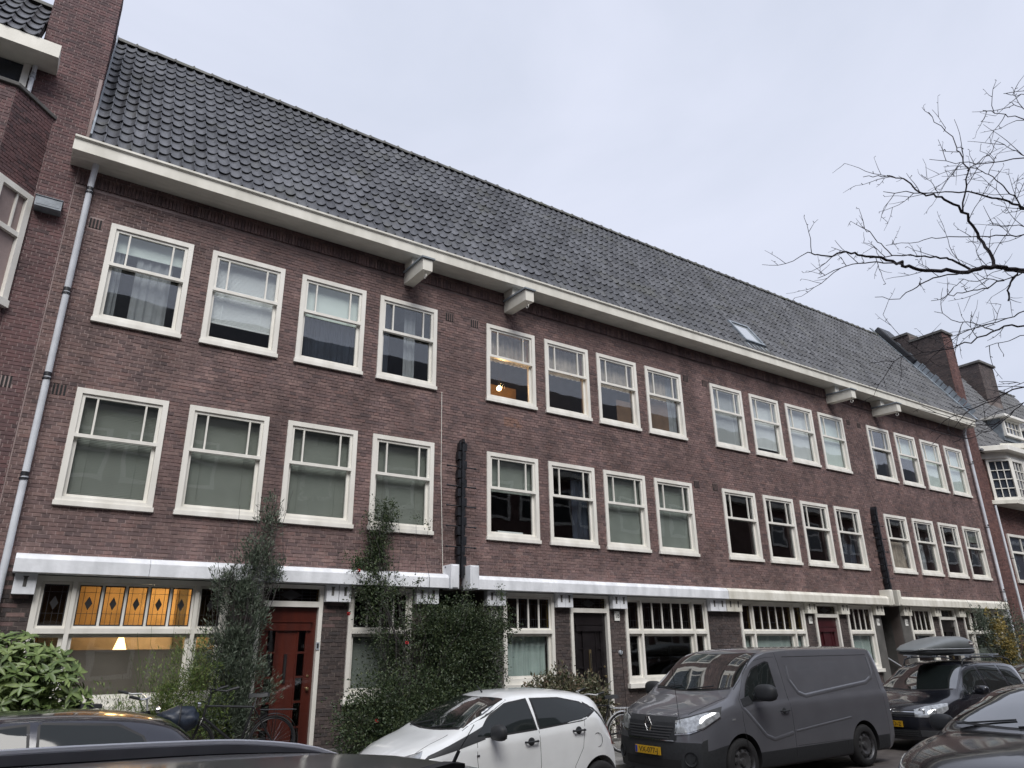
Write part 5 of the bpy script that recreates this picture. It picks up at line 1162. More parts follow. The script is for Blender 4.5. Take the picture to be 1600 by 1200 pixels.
def mirror(root, x, y, z, sd, m1, m2, s=1.):
    mb = MB(); pts = []
    o_ = bpy.data.objects.new('door_mirror', None); COL.objects.link(o_); o_.location = (x, sd * y, z); o_.parent = root
    bm = bmesh.new(); bmesh.ops.create_uvsphere(bm, u_segments=20, v_segments=12, radius=1)
    for v in bm.verts:
        px, py, pz = v.co; e_ = .72
        f_ = lambda a: math.copysign(abs(a) ** e_, a)
        v.co = Vector((f_(px) * .065 * s + (.05 * s if px > 0 else 0) * 0, f_(py) * .125 * s, f_(pz) * .085 * s)); 
        if v.co.x > .03 * s: v.co.x = .03 * s
    me = bpy.data.meshes.new('mirror_shell'); bm.to_mesh(me); bm.free(); me.materials.append(m1); smooth_mesh(me, 50); inst('mirror_shell', me, o_, (0, sd * .10 * s, .02))
    q = MB(); q.box(.028 * s, .036 * s, -.10 * s, .10 * s, -.06 * s, .07 * s); inst('mirror_glass', q.mesh('mg', [M['cglass']]), o_, (0, sd * .10 * s, .02))
    q = MB(); q.tube([(.0, sd * -.06, -.03), (0, sd * .05, -.03)], [.035, .028], 8); inst('mirror_arm', q.mesh('ma', [m2], smooth=True), o_)
def handle(c, root, x, z, m, sds=(-1, 1)):
    for sd in sds:
        h, n = c.hit((x, sd * 1.5, z), (0, -sd, 0))
        if h is None: continue
        mb = MB(); y = h.y; mb.tube([(x - .09, y + sd * .0, z), (x - .08, y + sd * .035, z), (x + .08, y + sd * .038, z + .005), (x + .095, y, z + .005)], .012, 8); lathe(mb, [(.0, sd * .003), (.045, sd * .003), (.05, 0)], (x, y, z), axis='y')
        put(mb, 'door_handle', m, root)
def seams(c, root, lines, sds=(-1, 1)):
    for ln in lines:
        for sd in sds: put(c.strip(ln, sd, .009, .0012), 'door_seam', M['seal'], root)
def front_box(c, root, name, y0, y1, z0, z1, m, eps=.01, rear=False, nu=8, nv=5, skirt=.03, zc=None):
    d = (-1, 0, 0) if rear else (1, 0, 0); x = c.L + 1 if rear else -1
    pb = [(x, y, z0 + (zc(y) if zc else 0)) for y in np.linspace(y0, y1, 6)]; pt = [(x, y, z1 + (zc(y) if zc else 0)) for y in np.linspace(y0, y1, 6)]
    return put(c.patch(pb, pt, d, eps, nu, nv, skirt), name, m, root)
def plate(c, root, z, txt, y=0, rear=False, tx=0, align='CENTER'):
    h, n = c.hit((-2 if not rear else c.L + 2, y, z), (1 if not rear else -1, 0, 0)); x = h.x - (.02 if not rear else -.02)
    o_ = bpy.data.objects.new('number_plate', None); COL.objects.link(o_); o_.location = (x, y, z); o_.parent = root
    q = MB(); q.box(-.006, .006, -.26, .26, -.055, .055); inst('plate_face', q.mesh('pl', [M['plate']]), o_)
    q = MB(); q.box(-.0075, -.005, .215, .255, -.048, .048); inst('plate_band', q.mesh('pb', [mat('plate_blue', (.02, .05, .35), .4)]), o_)
    inst('lettering', text_mesh(txt, .105, M['ink'], .002, align=align), o_, (-.008, -.02 + tx, -.002), (R(90), 0, R(-90)), (1, 1, 1))
    return o_

# --- white hatchback
white = paint('white_car_paint', (.86, .88, .88), rough=.3)
ay = dict(L=3.43, W=1.615, top=[(0, .60), (.04, .68), (.2, .79), (.55, .93), (.86, 1.02), (1.0, 1.09), (1.3, 1.26), (1.62, 1.395), (1.9, 1.455), (2.3, 1.465), (2.75, 1.435), (3.05, 1.385), (3.15, 1.34), (3.27, 1.17), (3.36, .98), (3.43, .80)],
    belt=[(0, .56), (.5, .80), (.9, .91), (1.6, .965), (2.4, 1.04), (3.0, 1.10), (3.43, .80)], wid=[(0, .80), (.2, .93), (.5, .985), (1.2, 1), (2.6, 1), (3.1, .96), (3.43, .86)],
    roofw=[(0, .7), (.9, .84), (1.5, .70), (2.4, .69), (3.1, .66), (3.43, .7)], sill=[(0, .25), (.3, .2), (3.1, .2), (3.43, .3)], fz=[(.2, .02), (.45, 0), (.62, .02), (.9, .10)], rz=[(.2, .06), (.5, .0), (.9, .02), (1.4, .0)], fbow=.30, rbow=.16,
    wheels=(.67, 3.01), wr=.285, arch=.33, paint=white, rimmat=M['plas'], steel=True, dense=[3.1, 3.15, 3.2, 3.3, 3.38, .02])
c, root = build_car('white_hatchback', 'small white five door hatchback parked in front of the rose bush', 'car', ay, (3.58, -3.88, 0))
root.scale = (1, 1, .955)
windows(c, root, ((.93, .66), (1.56, .53)), [([(1.20, .975), (1.5, .985), (2.02, 1.02)], [(1.22, 1.01), (1.44, 1.18), (1.68, 1.305), (1.98, 1.345)]), ([(2.09, 1.025), (2.75, 1.085), (2.98, 1.17)], [(2.07, 1.345), (2.5, 1.335), (2.80, 1.275)])])
for sd in (-1, 1):
    put(c.side([(.52, .775), (.9, .855), (1.30, .945)], [(.58, .82), (.95, .955), (1.30, 1.08)], sd, .003), 'black_fender_trim', M['plas'], root)
    put(c.side([(.16, .60), (.42, .70)], [(.25, .76), (.55, .86)], sd, .006), 'headlight', M['lampg'], root)
    put(c.side([(3.27, .74), (3.36, .74)], [(3.24, .98), (3.32, .98)], sd, .006), 'tail_light', mat('red_lamp', (.25, .02, .02), .1, coat=1), root)
    h, n = c.hit((1.18, sd * 1.5, .78), (0, -sd, 0)); q = MB(); q.box(1.16, 1.20, h.y - .004, h.y + .008 * sd, .77, .79); put(q, 'side_marker', M['chrome'], root, False)
    put(c.strip([(2.86, 1.27), (3.0, 1.19), (3.14, 1.06), (3.27, .90)], sd, .05, .003), 'rear_quarter_trim', M['plas'], root)
mirror(root, 1.40, .80, 1.0, -1, M['plas'], M['plas'], 1.05); mirror(root, 1.40, .80, 1.0, 1, M['plas'], M['plas'], 1.05)
seams(c, root, [[(1.19, 1.0), (1.17, .75), (1.22, .28)], [(2.06, 1.36), (2.06, .60), (2.0, .27)], [(2.78, 1.08), (2.72, .75), (2.58, .55), (2.55, .3)], [(1.2, .26), (2.5, .26)]])
handle(c, root, 1.93, .875, M['plas']); handle(c, root, 2.66, .955, M['plas'])
q = MB(); h, n = c.hit((2.98, -1.5, .82), (0, 1, 0)); q.tube([(2.98 + .075 * math.cos(t), h.y - .0005, .82 + .085 * math.sin(t)) for t in np.linspace(0, 6.28, 24)], .0035, 4); put(q, 'fuel_flap', M['seal'], root)
q = MB(); q.tube([(1.72, .0, 1.43), (1.66, 0, 1.50), (1.64, 0, 1.52)], [.012, .006, .004], 6); put(q, 'roof_aerial', M['plas'], root)
front_box(c, root, 'rear_window', -.55, .55, 1.05, 1.30, M['cglass'], .006, True)
for y0 in (-.45, .10):
    h, n = c.hit((1.0, y0, 2), (0, 0, -1)); q = MB(); q.tube([(.93, y0 + .35, 1.055), (1.02, y0 - .1, 1.13)], .009, 6); put(q, 'wiper', M['plas'], root)
seams(c, root, [])
q = c.patch([(x, -.60 + .02 * x, 2) for x in (.25, .9)], [(x, -.607 + .02 * x, 2) for x in (.25, .9)], (0, 0, -1), .001, 12, 1, .002); put(q, 'bonnet_seam', M['seal'], root)

# --- grey delivery van
gv = paint('grey_van_paint', (.105, .108, .122), .0, rough=.3)
vn = dict(L=5.0, W=1.956, top=[(0, .92), (.05, 1.0), (.25, 1.10), (.6, 1.20), (.86, 1.275), (1.0, 1.37), (1.3, 1.60), (1.58, 1.80), (1.75, 1.885), (2.0, 1.935), (2.6, 1.965), (4.2, 1.965), (4.85, 1.945), (4.95, 1.90), (5.0, 1.86)],
    belt=[(0, .88), (.4, 1.05), (.9, 1.14), (2.0, 1.18), (5.0, 1.24)], wid=[(0, .86), (.15, .93), (.5, .985), (1.0, 1), (4.7, 1), (5.0, .975)], roofw=[(0, .8), (.9, .86), (1.4, .80), (2.0, .80), (5.0, .81)],
    sill=[(0, .22), (.3, .2), (4.8, .22), (5, .32)], fz=[(.2, .0), (.5, -.01), (.75, .02), (1.0, .07), (1.3, .10)], rz=[(.2, .0), (.5, -.02), (1.0, .0), (1.6, .03), (2, .10)], fbow=.32, flen=1.1, rbow=.07, rlen=.35, crown=.045, shoulder=.99,
    wheels=(.94, 4.03), wr=.335, arch=.385, paint=gv, rimmat=M['steel'], steel=True, dense=[.02, 4.9, 4.93, 4.97],
    lower=lambda p: (p.z < .60 and p.x < .62) or (p.z < .47 and .62 <= p.x and abs(p.y) > .9 and p.x < 4.75))
c, root = build_car('grey_van', 'dark grey delivery van with yellow plate parked between the white hatchback and the black estate', 'van', vn, (8.22, -3.83, 0))
root.scale = (.985, 1, .95)
VAN = c
windows(c, root, ((.93, .80), (1.66, .68)), [([(1.12, 1.17), (1.55, 1.17), (1.86, 1.20), (1.92, 1.24)], [(1.14, 1.19), (1.32, 1.42), (1.52, 1.62), (1.82, 1.72), (1.90, 1.70)])])
front_box(c, root, 'grille', -.50, .50, .66, .90, M['plas'], .010, zc=lambda y: .06 * (abs(y) / .5) ** 2 * 0)
for k in range(5): front_box(c, root, 'grille_slat', -.46 + .02 * (4 - k), .46 - .02 * (4 - k), .675 + k * .038, .688 + k * .038, M['grey_plas'], .022, nv=1)
front_box(c, root, 'chrome_grille_edge', -.47, .47, .645, .655, M['chrome'], .02, nv=1)
front_box(c, root, 'bonnet_edge', -.48, .48, .90, .975, M['plas'], .006, nv=2)
h, n = c.hit((-2, 0, .86), (1, 0, 0)); q = MB(); S_ = lambda a, b: [(a * .075, 0), (0, -b), (-a * .075, 0), (0, b)]
def emblem_tube(pts, x, r_): 
    m_ = MB(); m_.tube([(x, p[0], p[1]) for p in pts + [pts[0], pts[1]]], r_, 6); return m_
q = emblem_tube([(y_ * 1.0, .86 + z_) for y_, z_ in ((.068, 0), (.02, .10), (-.02, .10), (-.068, 0), (-.02, -.10), (.02, -.10))], h.x - .03, .014)
q.tube([(h.x - .033, .03, .86), (h.x - .033, .0, .92), (h.x - .033, -.03, .86), (h.x - .033, 0, .80), (h.x - .033, .03, .86)], .006, 5); put(q, 'emblem', M['chrome'], root)
for sd in (-1, 1):
    d = Vector((1, -sd * .75, -.1)).normalized()
    bot = [(-.5 + .0, sd * .52, .74), (-.2, sd * .80, .77), (.25, sd * 1.12, .90)]; top = [(-.5, sd * .52, .95), (-.2, sd * .80, 1.02), (.35, sd * 1.15, 1.15)]
    bot = [(.02, sd * .52, .735), (.08, sd * .74, .76), (.22, sd * .90, .83), (.50, sd * .97, .97)]; top = [(.05, sd * .52, .95), (.14, sd * .72, 1.0), (.32, sd * .86, 1.06), (.60, sd * .93, 1.12)]
    put(c.patch(bot, top, d, .004, 16, 8, .01), 'headlight_surround', M['plas'], root)
    sh = lambda pl, k: [(p[0], p[1], p[2] + k) for p in pl]
    put(c.patch(sh(bot, .02), sh([top[0], top[1], top[2], (.52, sd * .94, 1.06)], -.02), d, .010, 16, 8, .01), 'headlight', M['lampg'], root)
    put(c.patch(sh(bot, .0), sh(bot, .014), d, .014, 16, 1, .01), 'headlight_chrome', M['chrome'], root)
    hh, n = c.hit((-2, sd * .70, .42), (1, 0, 0)); q = MB(); lathe(q, [(0, .0), (.055, .0), (.07, -.015), (.085, -.005), (.095, .02)], (0, 0, 0), 20, axis='z'); fo = put(q, 'fog_lamp', M['plas'], root); fo.location = hh; fo.rotation_euler = (0, R(-90), sd * R(-22) )
    # pressed lines of the doors and the load-bay panels
    put(c.strip([(2.32, 1.66), (2.30, 1.45), (2.45, 1.24), (2.62, 1.185), (3.5, 1.26), (4.40, 1.335), (4.62, 1.42), (4.66, 1.55), (4.66, 1.76)], sd, .075, .010), 'panel_crease', gv, root)
    put(c.strip([(1.02, 1.10), (1.25, .88), (1.48, .66), (1.66, .60), (2.12, .66)], sd, .065, .008), 'door_crease', gv, root)
    put(c.strip([(2.2, .68), (3.2, .76), (3.7, .80)], sd, .04, .006), 'door_crease', gv, root)
    put(c.strip([(2.30, 1.80), (4.66, 1.80)], sd, .012, .003), 'roof_seam', M['seal'], root)
    for k in range(2): pass
    hh, n = c.hit((.80, sd * 1.5, .93), (0, -sd, 0)); q = MB(); q.box(.77, .83, hh.y - .01 * sd, hh.y + .008 * sd, .92, .945); put(q, 'side_marker', M['lampg'], root, False)
    put(c.side([(4.955, .95), (4.995, .95)], [(4.94, 1.45), (4.975, 1.45)], sd, .006), 'tail_light', M['doordk'], root)
seams(c, root, [[(1.02, 1.20), (1.0, .9), (1.05, .45)], [(2.14, 1.86), (2.16, .9), (2.16, .28)], [(1.02, 1.2), (1.30, 1.52), (1.55, 1.74), (1.9, 1.80), (2.1, 1.80)], [(2.2, .47), (3.58, .47)], [(3.52, .3), (3.52, .46)], [(4.76, 1.86), (4.78, .4)]])
handle(c, root, 1.98, .99, M['plas'])
for sd in (-1, 1):
    put(c.side([(1.06, 1.09), (1.30, 1.13)], [(1.06, 1.20), (1.25, 1.24)], sd, .008), 'mirror_base', M['plas'], root)
mirror(root, 1.34, 1.02, 1.27, -1, M['plas'], M['plas'], 1.45); mirror(root, 1.34, 1.02, 1.27, 1, M['plas'], M['plas'], 1.45)
plate(c, root, .50, 'VX-077-J')
front_box(c, root, 'lower_grille', -.55, .55, .28, .40, M['dark'], .006)
for y0 in (-.5, .15):
    q = MB(); q.tube([(.92, y0 + .5, 1.325), (.98, y0, 1.385)], .011, 6); put(q, 'wiper', M['plas'], root)
q = c.patch([(.05, -.52, 2), (.45, -.70, 2), (.85, -.80, 2)], [(.05, -.53, 2), (.45, -.712, 2), (.85, -.812, 2)], (0, 0, -1), .001, 12, 1, .002); put(q, 'bonnet_seam', M['seal'], root)
q = c.patch([(.05, .52, 2), (.45, .70, 2), (.85, .80, 2)], [(.05, .53, 2), (.45, .712, 2), (.85, .812, 2)], (0, 0, -1), .001, 12, 1, .002); put(q, 'bonnet_seam', M['seal'], root)

# --- black estate with roof box
blk = paint('black_blue_paint', (.010, .011, .016), .1, rough=.25)
to = dict(L=4.40, W=1.794, top=[(0, .70), (.04, .78), (.2, .87), (.6, .96), (.98, 1.04), (1.15, 1.13), (1.5, 1.37), (1.85, 1.55), (2.1, 1.61), (2.6, 1.64), (3.4, 1.62), (4.0, 1.56), (4.15, 1.47), (4.3, 1.15), (4.4, .95)],
    belt=[(0, .66), (.5, .84), (1.0, .94), (2.0, 1.0), (3.8, 1.08), (4.4, .95)], wid=[(0, .84), (.2, .94), (.5, .985), (1.0, 1), (3.8, 1), (4.4, .9)], roofw=[(0, .8), (1.0, .86), (1.7, .74), (3.6, .73), (4.4, .72)],
    sill=[(0, .22), (.4, .2), (4.1, .22), (4.4, .34)], fz=[(.2, .03), (.45, 0), (.7, .03), (1, .10)], rz=[(.2, .05), (.5, 0), (1, .03), (1.6, .0)], fbow=.30, rbow=.16, wheels=(.92, 3.60), wr=.32, arch=.36, paint=blk, rimmat=M['zinc'], dense=[.02, 4.15, 4.25, 4.35])
c, root = build_car('black_estate', 'black family estate with a grey roof box parked behind the van', 'car', to, (14.35, -3.98, 0)); EST = root; root.scale = (1, 1, .945)
windows(c, root, ((1.07, .76), (1.80, .58)), [([(1.30, 1.01), (1.42, 1.0)], [(1.32, 1.03), (1.47, 1.18)]), ([(1.50, 1.0), (2.28, 1.03)], [(1.52, 1.20), (1.80, 1.43), (2.22, 1.50)]), ([(2.36, 1.03), (3.18, 1.07)], [(2.33, 1.505), (3.10, 1.50)]), ([(3.27, 1.08), (3.95, 1.15)], [(3.22, 1.495), (3.70, 1.45), (3.86, 1.36)])])
for k in range(2): front_box(c, root, 'grille_slat', -.46, .46, .665 + k * .045, .678 + k * .045, M['chrome'], .012, nv=1)
front_box(c, root, 'grille', -.48, .48, .63, .745, M['plas'], .005); front_box(c, root, 'lower_grille', -.50, .50, .28, .40, M['plas'], .005)
for k in range(3): front_box(c, root, 'grille_slat', -.48, .48, .295 + k * .035, .305 + k * .035, M['grey_plas'], .012, nv=1)
h, n = c.hit((-2, 0, .715), (1, 0, 0)); q = MB(); ex = h.x - .022; q.tube([(ex, .062 * math.cos(t), .715 + .062 * math.sin(t)) for t in np.linspace(0, 6.283, 25)], .008, 6)
q.tube([(ex, .035, .762), (ex, .0, .712), (ex, -.035, .762)], .006, 5); q.tube([(ex, .052, .74), (ex, .025, .668), (ex, 0, .71), (ex, -.025, .668), (ex, -.052, .74)], .006, 5); put(q, 'emblem', M['chrome'], root)
for sd in (-1, 1):
    d = Vector((1, -sd * .75, 0)).normalized(); bot = [(.03, sd * .50, .63), (.10, sd * .70, .63), (.30, sd * .86, .68), (.50, sd * .9, .76)]; top = [(.05, sd * .50, .76), (.15, sd * .68, .82), (.38, sd * .84, .86), (.56, sd * .88, .87)]
    put(c.patch(bot, top, d, .008, 16, 8, .01), 'headlight', M['lampg'], root)
    for k, (xx, yy) in enumerate(((.12, .60), (.24, .76))):
        hh, n = c.hit((xx - d.x * 2, sd * yy - d.y * 2, .735), d)
        if hh is not None: q = MB(); q.tube([hh + Vector((-.014, 0, 0)) + Vector((0, .05 * math.cos(t), .05 * math.sin(t))) for t in np.linspace(0, 6.28, 18)], .010, 5); put(q, 'lamp_ring', M['chrome'], root)
    front_box(c, root, 'fog_light_panel', *sorted((sd * .52, sd * .80)), .29, .40, M['grey_plas'], .01)
    # roof rails
    yr = .60; pts = [(1.95, sd * yr, 1.55), (2.02, sd * yr, 1.66), (2.3, sd * yr, 1.70), (3.6, sd * yr, 1.69), (3.95, sd * yr, 1.64), (4.05, sd * yr, 1.54)]; q = MB(); q.tube(pts, .018, 8); put(q, 'roof_rail', M['iron'], root)
    put(c.side([(4.2, .85), (4.33, .85)], [(4.12, 1.15), (4.22, 1.15)], sd, .008), 'tail_light', M['doordk'], root)
    put(c.strip([(1.05, .93), (1.6, .975), (2.8, 1.01), (4.0, 1.10)], sd, .014, .004), 'window_trim', M['chrome'] if 0 else blk, root)
for x in (2.25, 3.30):
    q = MB(); q.box(x - .04, x + .04, -.72, .72, 1.735, 1.76); q.box(x - .035, x + .035, -.64, -.56, 1.69, 1.735); q.box(x - .035, x + .035, .56, .64, 1.69, 1.735); put(q, 'roof_bar', M['zinc'], root, False)
seams(c, root, [[(1.28, 1.0), (1.25, .7), (1.32, .28)], [(2.32, 1.52), (2.33, .9), (2.3, .28)], [(3.22, 1.52), (3.2, .9), (3.08, .5)]]); handle(c, root, 2.15, .92, blk); handle(c, root, 3.02, .95, blk)
mirror(root, 1.62, .92, 1.06, -1, blk, blk, 1.05); mirror(root, 1.62, .92, 1.06, 1, blk, blk, 1.05); plate(c, root, .50, 'XD-2', tx=-.21, align='RIGHT')
# roof box
rbx = thing('roof_box', 'streamlined grey roof box carried on top of the black estate', 'roof box', (14.35 + 1.65, -3.98, 1.665))
def loft(secs, n=24, e_=.6):
    P = []
    for x, hw, z0, z1 in secs:
        row = []
        for k in range(n + 1):
            t = 2 * math.pi * k / n; c_, s_ = math.cos(t), math.sin(t); row.append((x, hw * math.copysign(abs(c_) ** e_, c_), (z0 + z1) / 2 + (z1 - z0) / 2 * math.copysign(abs(s_) ** (e_ + .15), s_)))
        P.append(row)
    mb = MB(); mb.grid(P); mb.add(P[0], [tuple(range(n + 1))]); mb.add(P[-1], [tuple(range(n + 1))[::-1]]); return mb
boxg = mat('roof_box_grey', (.17, .185, .19), .42, .05, 3)
o = put(loft([(-.55, .15, .07, .10), (-.50, .26, .06, .14), (-.2, .36, .05, .22), (.3, .39, .05, .31), (.8, .39, .05, .36), (1.25, .38, .05, .36), (1.5, .34, .06, .31), (1.60, .24, .08, .24), (1.62, .15, .10, .18)]), 'lid', boxg, rbx)
o = put(loft([(-.53, .18, .03, .09), (-.3, .36, .0, .10), (.8, .395, -.02, .11), (1.45, .37, -.01, .11), (1.6, .25, .04, .11)]), 'tray', M['plas'], rbx)
q = MB(); q.tube([(x, -y, .105) for x, y in ((-.52, .22), (-.3, .372), (.8, .402), (1.45, .37), (1.59, .24))], .012, 6); put(q, 'rim', mat('roof_box_rim', (.35, .37, .38), .4), rbx)
q = MB(); q.prism([(1.05, .19), (1.42, .17), (1.50, .20), (1.3, .25)], 1, -.375, -.355); put(q, 'maker_badge', M['doordk'], rbx, False); q = MB(); q.box(1.28, 1.42, -.38, -.37, .19, .22); put(q, 'badge_patch', M['enamel'], rbx, False)

# --- navy hatchback seen over the near roof
nv = paint('navy_paint', (.016, .018, .030), .3, rough=.25)
nh = dict(L=4.2, W=1.78, top=[(0, .66), (.05, .75), (.4, .88), (1.0, .99), (1.2, 1.08), (1.6, 1.28), (1.95, 1.41), (2.3, 1.455), (2.8, 1.45), (3.3, 1.41), (3.65, 1.34), (3.85, 1.22), (4.05, 1.02), (4.15, .92), (4.2, .80)],
    belt=[(0, .62), (.6, .82), (1.2, .92), (2.4, .96), (3.4, 1.0), (3.9, 1.02), (4.2, .8)], wid=[(0, .82), (.2, .93), (.5, .985), (1.0, 1), (3.5, 1), (4.2, .88)], roofw=[(0, .8), (1.1, .86), (1.9, .72), (3.2, .70), (4.2, .72)],
    sill=[(0, .22), (.4, .2), (3.9, .22), (4.2, .3)], fz=[(.2, .03), (.45, 0), (.7, .03), (1, .10)], rz=[(.2, .05), (.5, 0), (1, .03), (1.6, .0)], fbow=.30, rbow=.18, wheels=(.88, 3.47), wr=.315, arch=.355, paint=nv, rimmat=M['zinc'], dense=[3.8, 3.9, 4.1])
c, root = build_car('navy_hatchback', 'dark navy hatchback at bottom left beyond the near car with roof rails', 'car', nh, (-2.18, -3.92, 0)); NAVY = root; root.scale = (1, 1, .965)
windows(c, root, ((1.22, .74), (1.92, .58)), [([(1.55, .97), (2.55, .99)], [(1.60, 1.12), (1.98, 1.32), (2.5, 1.36)]), ([(2.63, .995), (3.52, 1.03)], [(2.60, 1.365), (3.20, 1.32), (3.40, 1.22)])])
front_box(c, root, 'rear_window', -.58, .58, 1.08, 1.30, M['cglass'], .006, True); seams(c, root, [[(2.59, 1.38), (2.6, .8), (2.55, .3)], [(1.5, .95), (1.45, .6), (1.5, .28)], [(3.5, 1.03), (3.42, .75), (3.2, .55)]])
for sd in (-1, 1):
    put(c.side([(3.86, .78), (4.02, .78)], [(3.80, .98), (3.95, .98)], sd, .008), 'tail_light', M['doordk'], root); put(c.side([(.2, .62), (.5, .68)], [(.25, .76), (.6, .82)], sd, .008), 'headlight', M['lampg'], root)
    put(c.strip([(1.5, .90), (2.8, .92), (3.8, .94)], sd, .03, .006), 'shoulder_crease', nv, root)
mirror(root, 1.66, .90, 1.02, -1, nv, nv); mirror(root, 1.66, .90, 1.02, 1, nv, nv); handle(c, root, 2.42, .87, nv); handle(c, root, 3.3, .9, nv)
fc = copy_tree(NAVY); fc.location = (19.3, -3.95, 0); tag(fc, 'dark hatchback parked farthest along the kerb, behind the black estate', 'car')

# --- black car in the road, front towards the left
jet = paint('jet_black_paint', (.006, .006, .007), .0, rough=.2)
jb = dict(nh); jb['paint'] = jet; jb['L'] = 4.5; jb['W'] = 1.84
jb['top'] = [(0, .64), (.05, .72), (.4, .86), (1.0, .965), (1.32, 1.01), (1.5, 1.10), (1.9, 1.28), (2.25, 1.39), (2.6, 1.43), (3.2, 1.42), (3.8, 1.32), (4.2, 1.08), (4.4, 1.0), (4.5, .9)]
jb['belt'] = [(0, .60), (.6, .80), (1.3, .92), (2.4, .95), (3.6, .98), (4.2, 1.0), (4.5, .9)]; jb['wid'] = [(0, .80), (.2, .92), (.5, .985), (1.0, 1), (3.7, 1), (4.5, .88)]; jb['roofw'] = [(0, .8), (1.3, .88), (2.1, .70), (3.4, .68), (4.5, .72)]; jb['sill'] = [(0, .22), (.4, .2), (4.2, .22), (4.5, .3)]; jb['wheels'] = (.90, 3.62); jb['dense'] = []
c, root = build_car('black_saloon', 'glossy black car at bottom right with its bonnet towards the left', 'car', jb, (7.35, -8.72, 0))
windows(c, root, ((1.40, .76), (2.16, .57)), [([(1.75, .98), (2.7, .99)], [(1.8, 1.10), (2.2, 1.31), (2.65, 1.34)]), ([(2.78, .99), (3.6, 1.02)], [(2.75, 1.345), (3.3, 1.29), (3.5, 1.2)])])
mirror(root, 1.80, .92, 1.0, 1, M['plas'], M['plas'], 1.05); mirror(root, 1.80, .92, 1.0, -1, jet, jet, 1.05)
for sd in (-1, 1):
    put(c.side([(.2, .60), (.55, .68)], [(.25, .72), (.65, .80)], sd, .008), 'headlight', M['lampg'], root)
    q = c.patch([(.3, sd * .60, 2), (1.3, sd * .72, 2)], [(.3, sd * .61, 2), (1.3, sd * .73, 2)], (0, 0, -1), .001, 14, 1, .002); put(q, 'bonnet_seam', M['seal'], root)
for y0 in (-.4, .2):
    q = MB(); q.tube([(1.40, y0 + .45, 1.055), (1.50, y0 - .1, 1.115)], .010, 6); put(q, 'wiper', M['plas'], root)
seams(c, root, [[(1.7, .96), (1.65, .6), (1.7, .28)], [(2.73, 1.36), (2.75, .8), (2.7, .3)]])

# --- the near car, only its roof and far rail in the frame
ng = paint('dark_grey_paint', (.085, .088, .094), .0, rough=.35)
ng.node_tree.nodes['Principled BSDF'].inputs['Coat Weight'].default_value = .6
nr = dict(to); nr['paint'] = ng; nr['L'] = 4.5; nr['W'] = 1.84
nr['top'] = [(0, .74), (.05, .82), (.4, .95), (1.0, 1.06), (1.2, 1.17), (1.6, 1.42), (1.95, 1.59), (2.2, 1.645), (2.7, 1.67), (3.5, 1.66), (4.0, 1.625), (4.2, 1.56), (4.32, 1.3), (4.42, 1.05), (4.5, .95)]
nr['belt'] = [(0, .70), (.6, .90), (1.2, 1.0), (2.4, 1.05), (4.0, 1.1), (4.5, .95)]; nr['wid'] = [(0, .84), (.2, .94), (.5, .985), (1.0, 1), (3.9, 1), (4.5, .9)]; nr['roofw'] = [(0, .8), (1.1, .86), (1.8, .79), (3.7, .79), (4.5, .72)]; nr['sill'] = [(0, .25), (.4, .24), (4.2, .24), (4.5, .36)]; nr['wheels'] = (.92, 3.64); nr['crown'] = .024
c, root = build_car('near_estate', 'dark grey car right before the camera, only its roof with silver rail showing', 'car', nr, (-3.12, -11.12, -.005))
windows(c, root, ((1.25, .78), (1.90, .60)), [([(1.55, 1.08), (2.45, 1.10)], [(1.60, 1.25), (1.95, 1.48), (2.4, 1.55)]), ([(2.53, 1.10), (3.4, 1.12)], [(2.5, 1.55), (3.35, 1.55)]), ([(3.48, 1.12), (4.05, 1.16)], [(3.43, 1.55), (3.9, 1.50)])])
for sd in (-1, 1):
    yr = .655; kx, kz = [1.9, 2.1, 2.5, 3.1, 3.6, 3.82, 3.97], [1.57, 1.622, 1.652, 1.664, 1.653, 1.628, 1.58]
    xs = np.linspace(1.9, 3.97, 40); zs_ = pchip(kx, kz, xs); ic = [float(pchip(kx, kz, v)) for v in (3.60, 3.4, 2.9, 2.5, 2.3)]
    low = [(3.70, 1.56)] + [(v, z - .020) for v, z in zip((3.60, 3.4, 2.9, 2.5, 2.3), ic)] + [(2.12, 1.56)]
    Q = MB(); Q.prism(list(zip(xs.tolist(), zs_.tolist())) + low, 1, sd * yr - .014, sd * yr + .014); put(Q, 'roof_rail', mat('rail_grey', (.30, .31, .33), .45, .1, 12), root, False)
    q = MB(); q.tube([(x, sd * (yr + .002), z + .002) for x, z in zip(xs, zs_)], .009, 8); put(q, 'rail_strip', mat('rail_silver', (.80, .81, .83), .3, .05), root)
    q = c.patch([(2.2, sd * .60, 3), (4.1, sd * .60, 3)], [(2.2, sd * .612, 3), (4.1, sd * .612, 3)], (0, 0, -1), .003, 16, 1, .004); put(q, 'roof_seam', M['seal'], root)
q = MB(); h, n = c.hit((3.88, 0, 3), (0, 0, -1)); q.prism([(3.80, h.z - .005), (3.92, h.z - .01), (3.92, h.z + .014), (3.89, h.z + .017), (3.84, h.z + .010)], 1, -.016, .016); q.tube([(3.90, 0, h.z + .01), (3.915, 0, h.z + .035)], .0035, 6); q.tube([(3.915, 0, h.z + .035), (3.95, 0, h.z + .08)], .0009, 5); put(q, 'roof_aerial', M['plas'], root, False)
seams(c, root, [[(2.49, 1.58), (2.5, .9), (2.45, .3)], [(3.43, 1.58), (3.44, .9), (3.2, .5)]])
mirror(root, 1.66, .94, 1.12, 1, ng, ng); mirror(root, 1.66, .94, 1.12, -1, ng, ng)
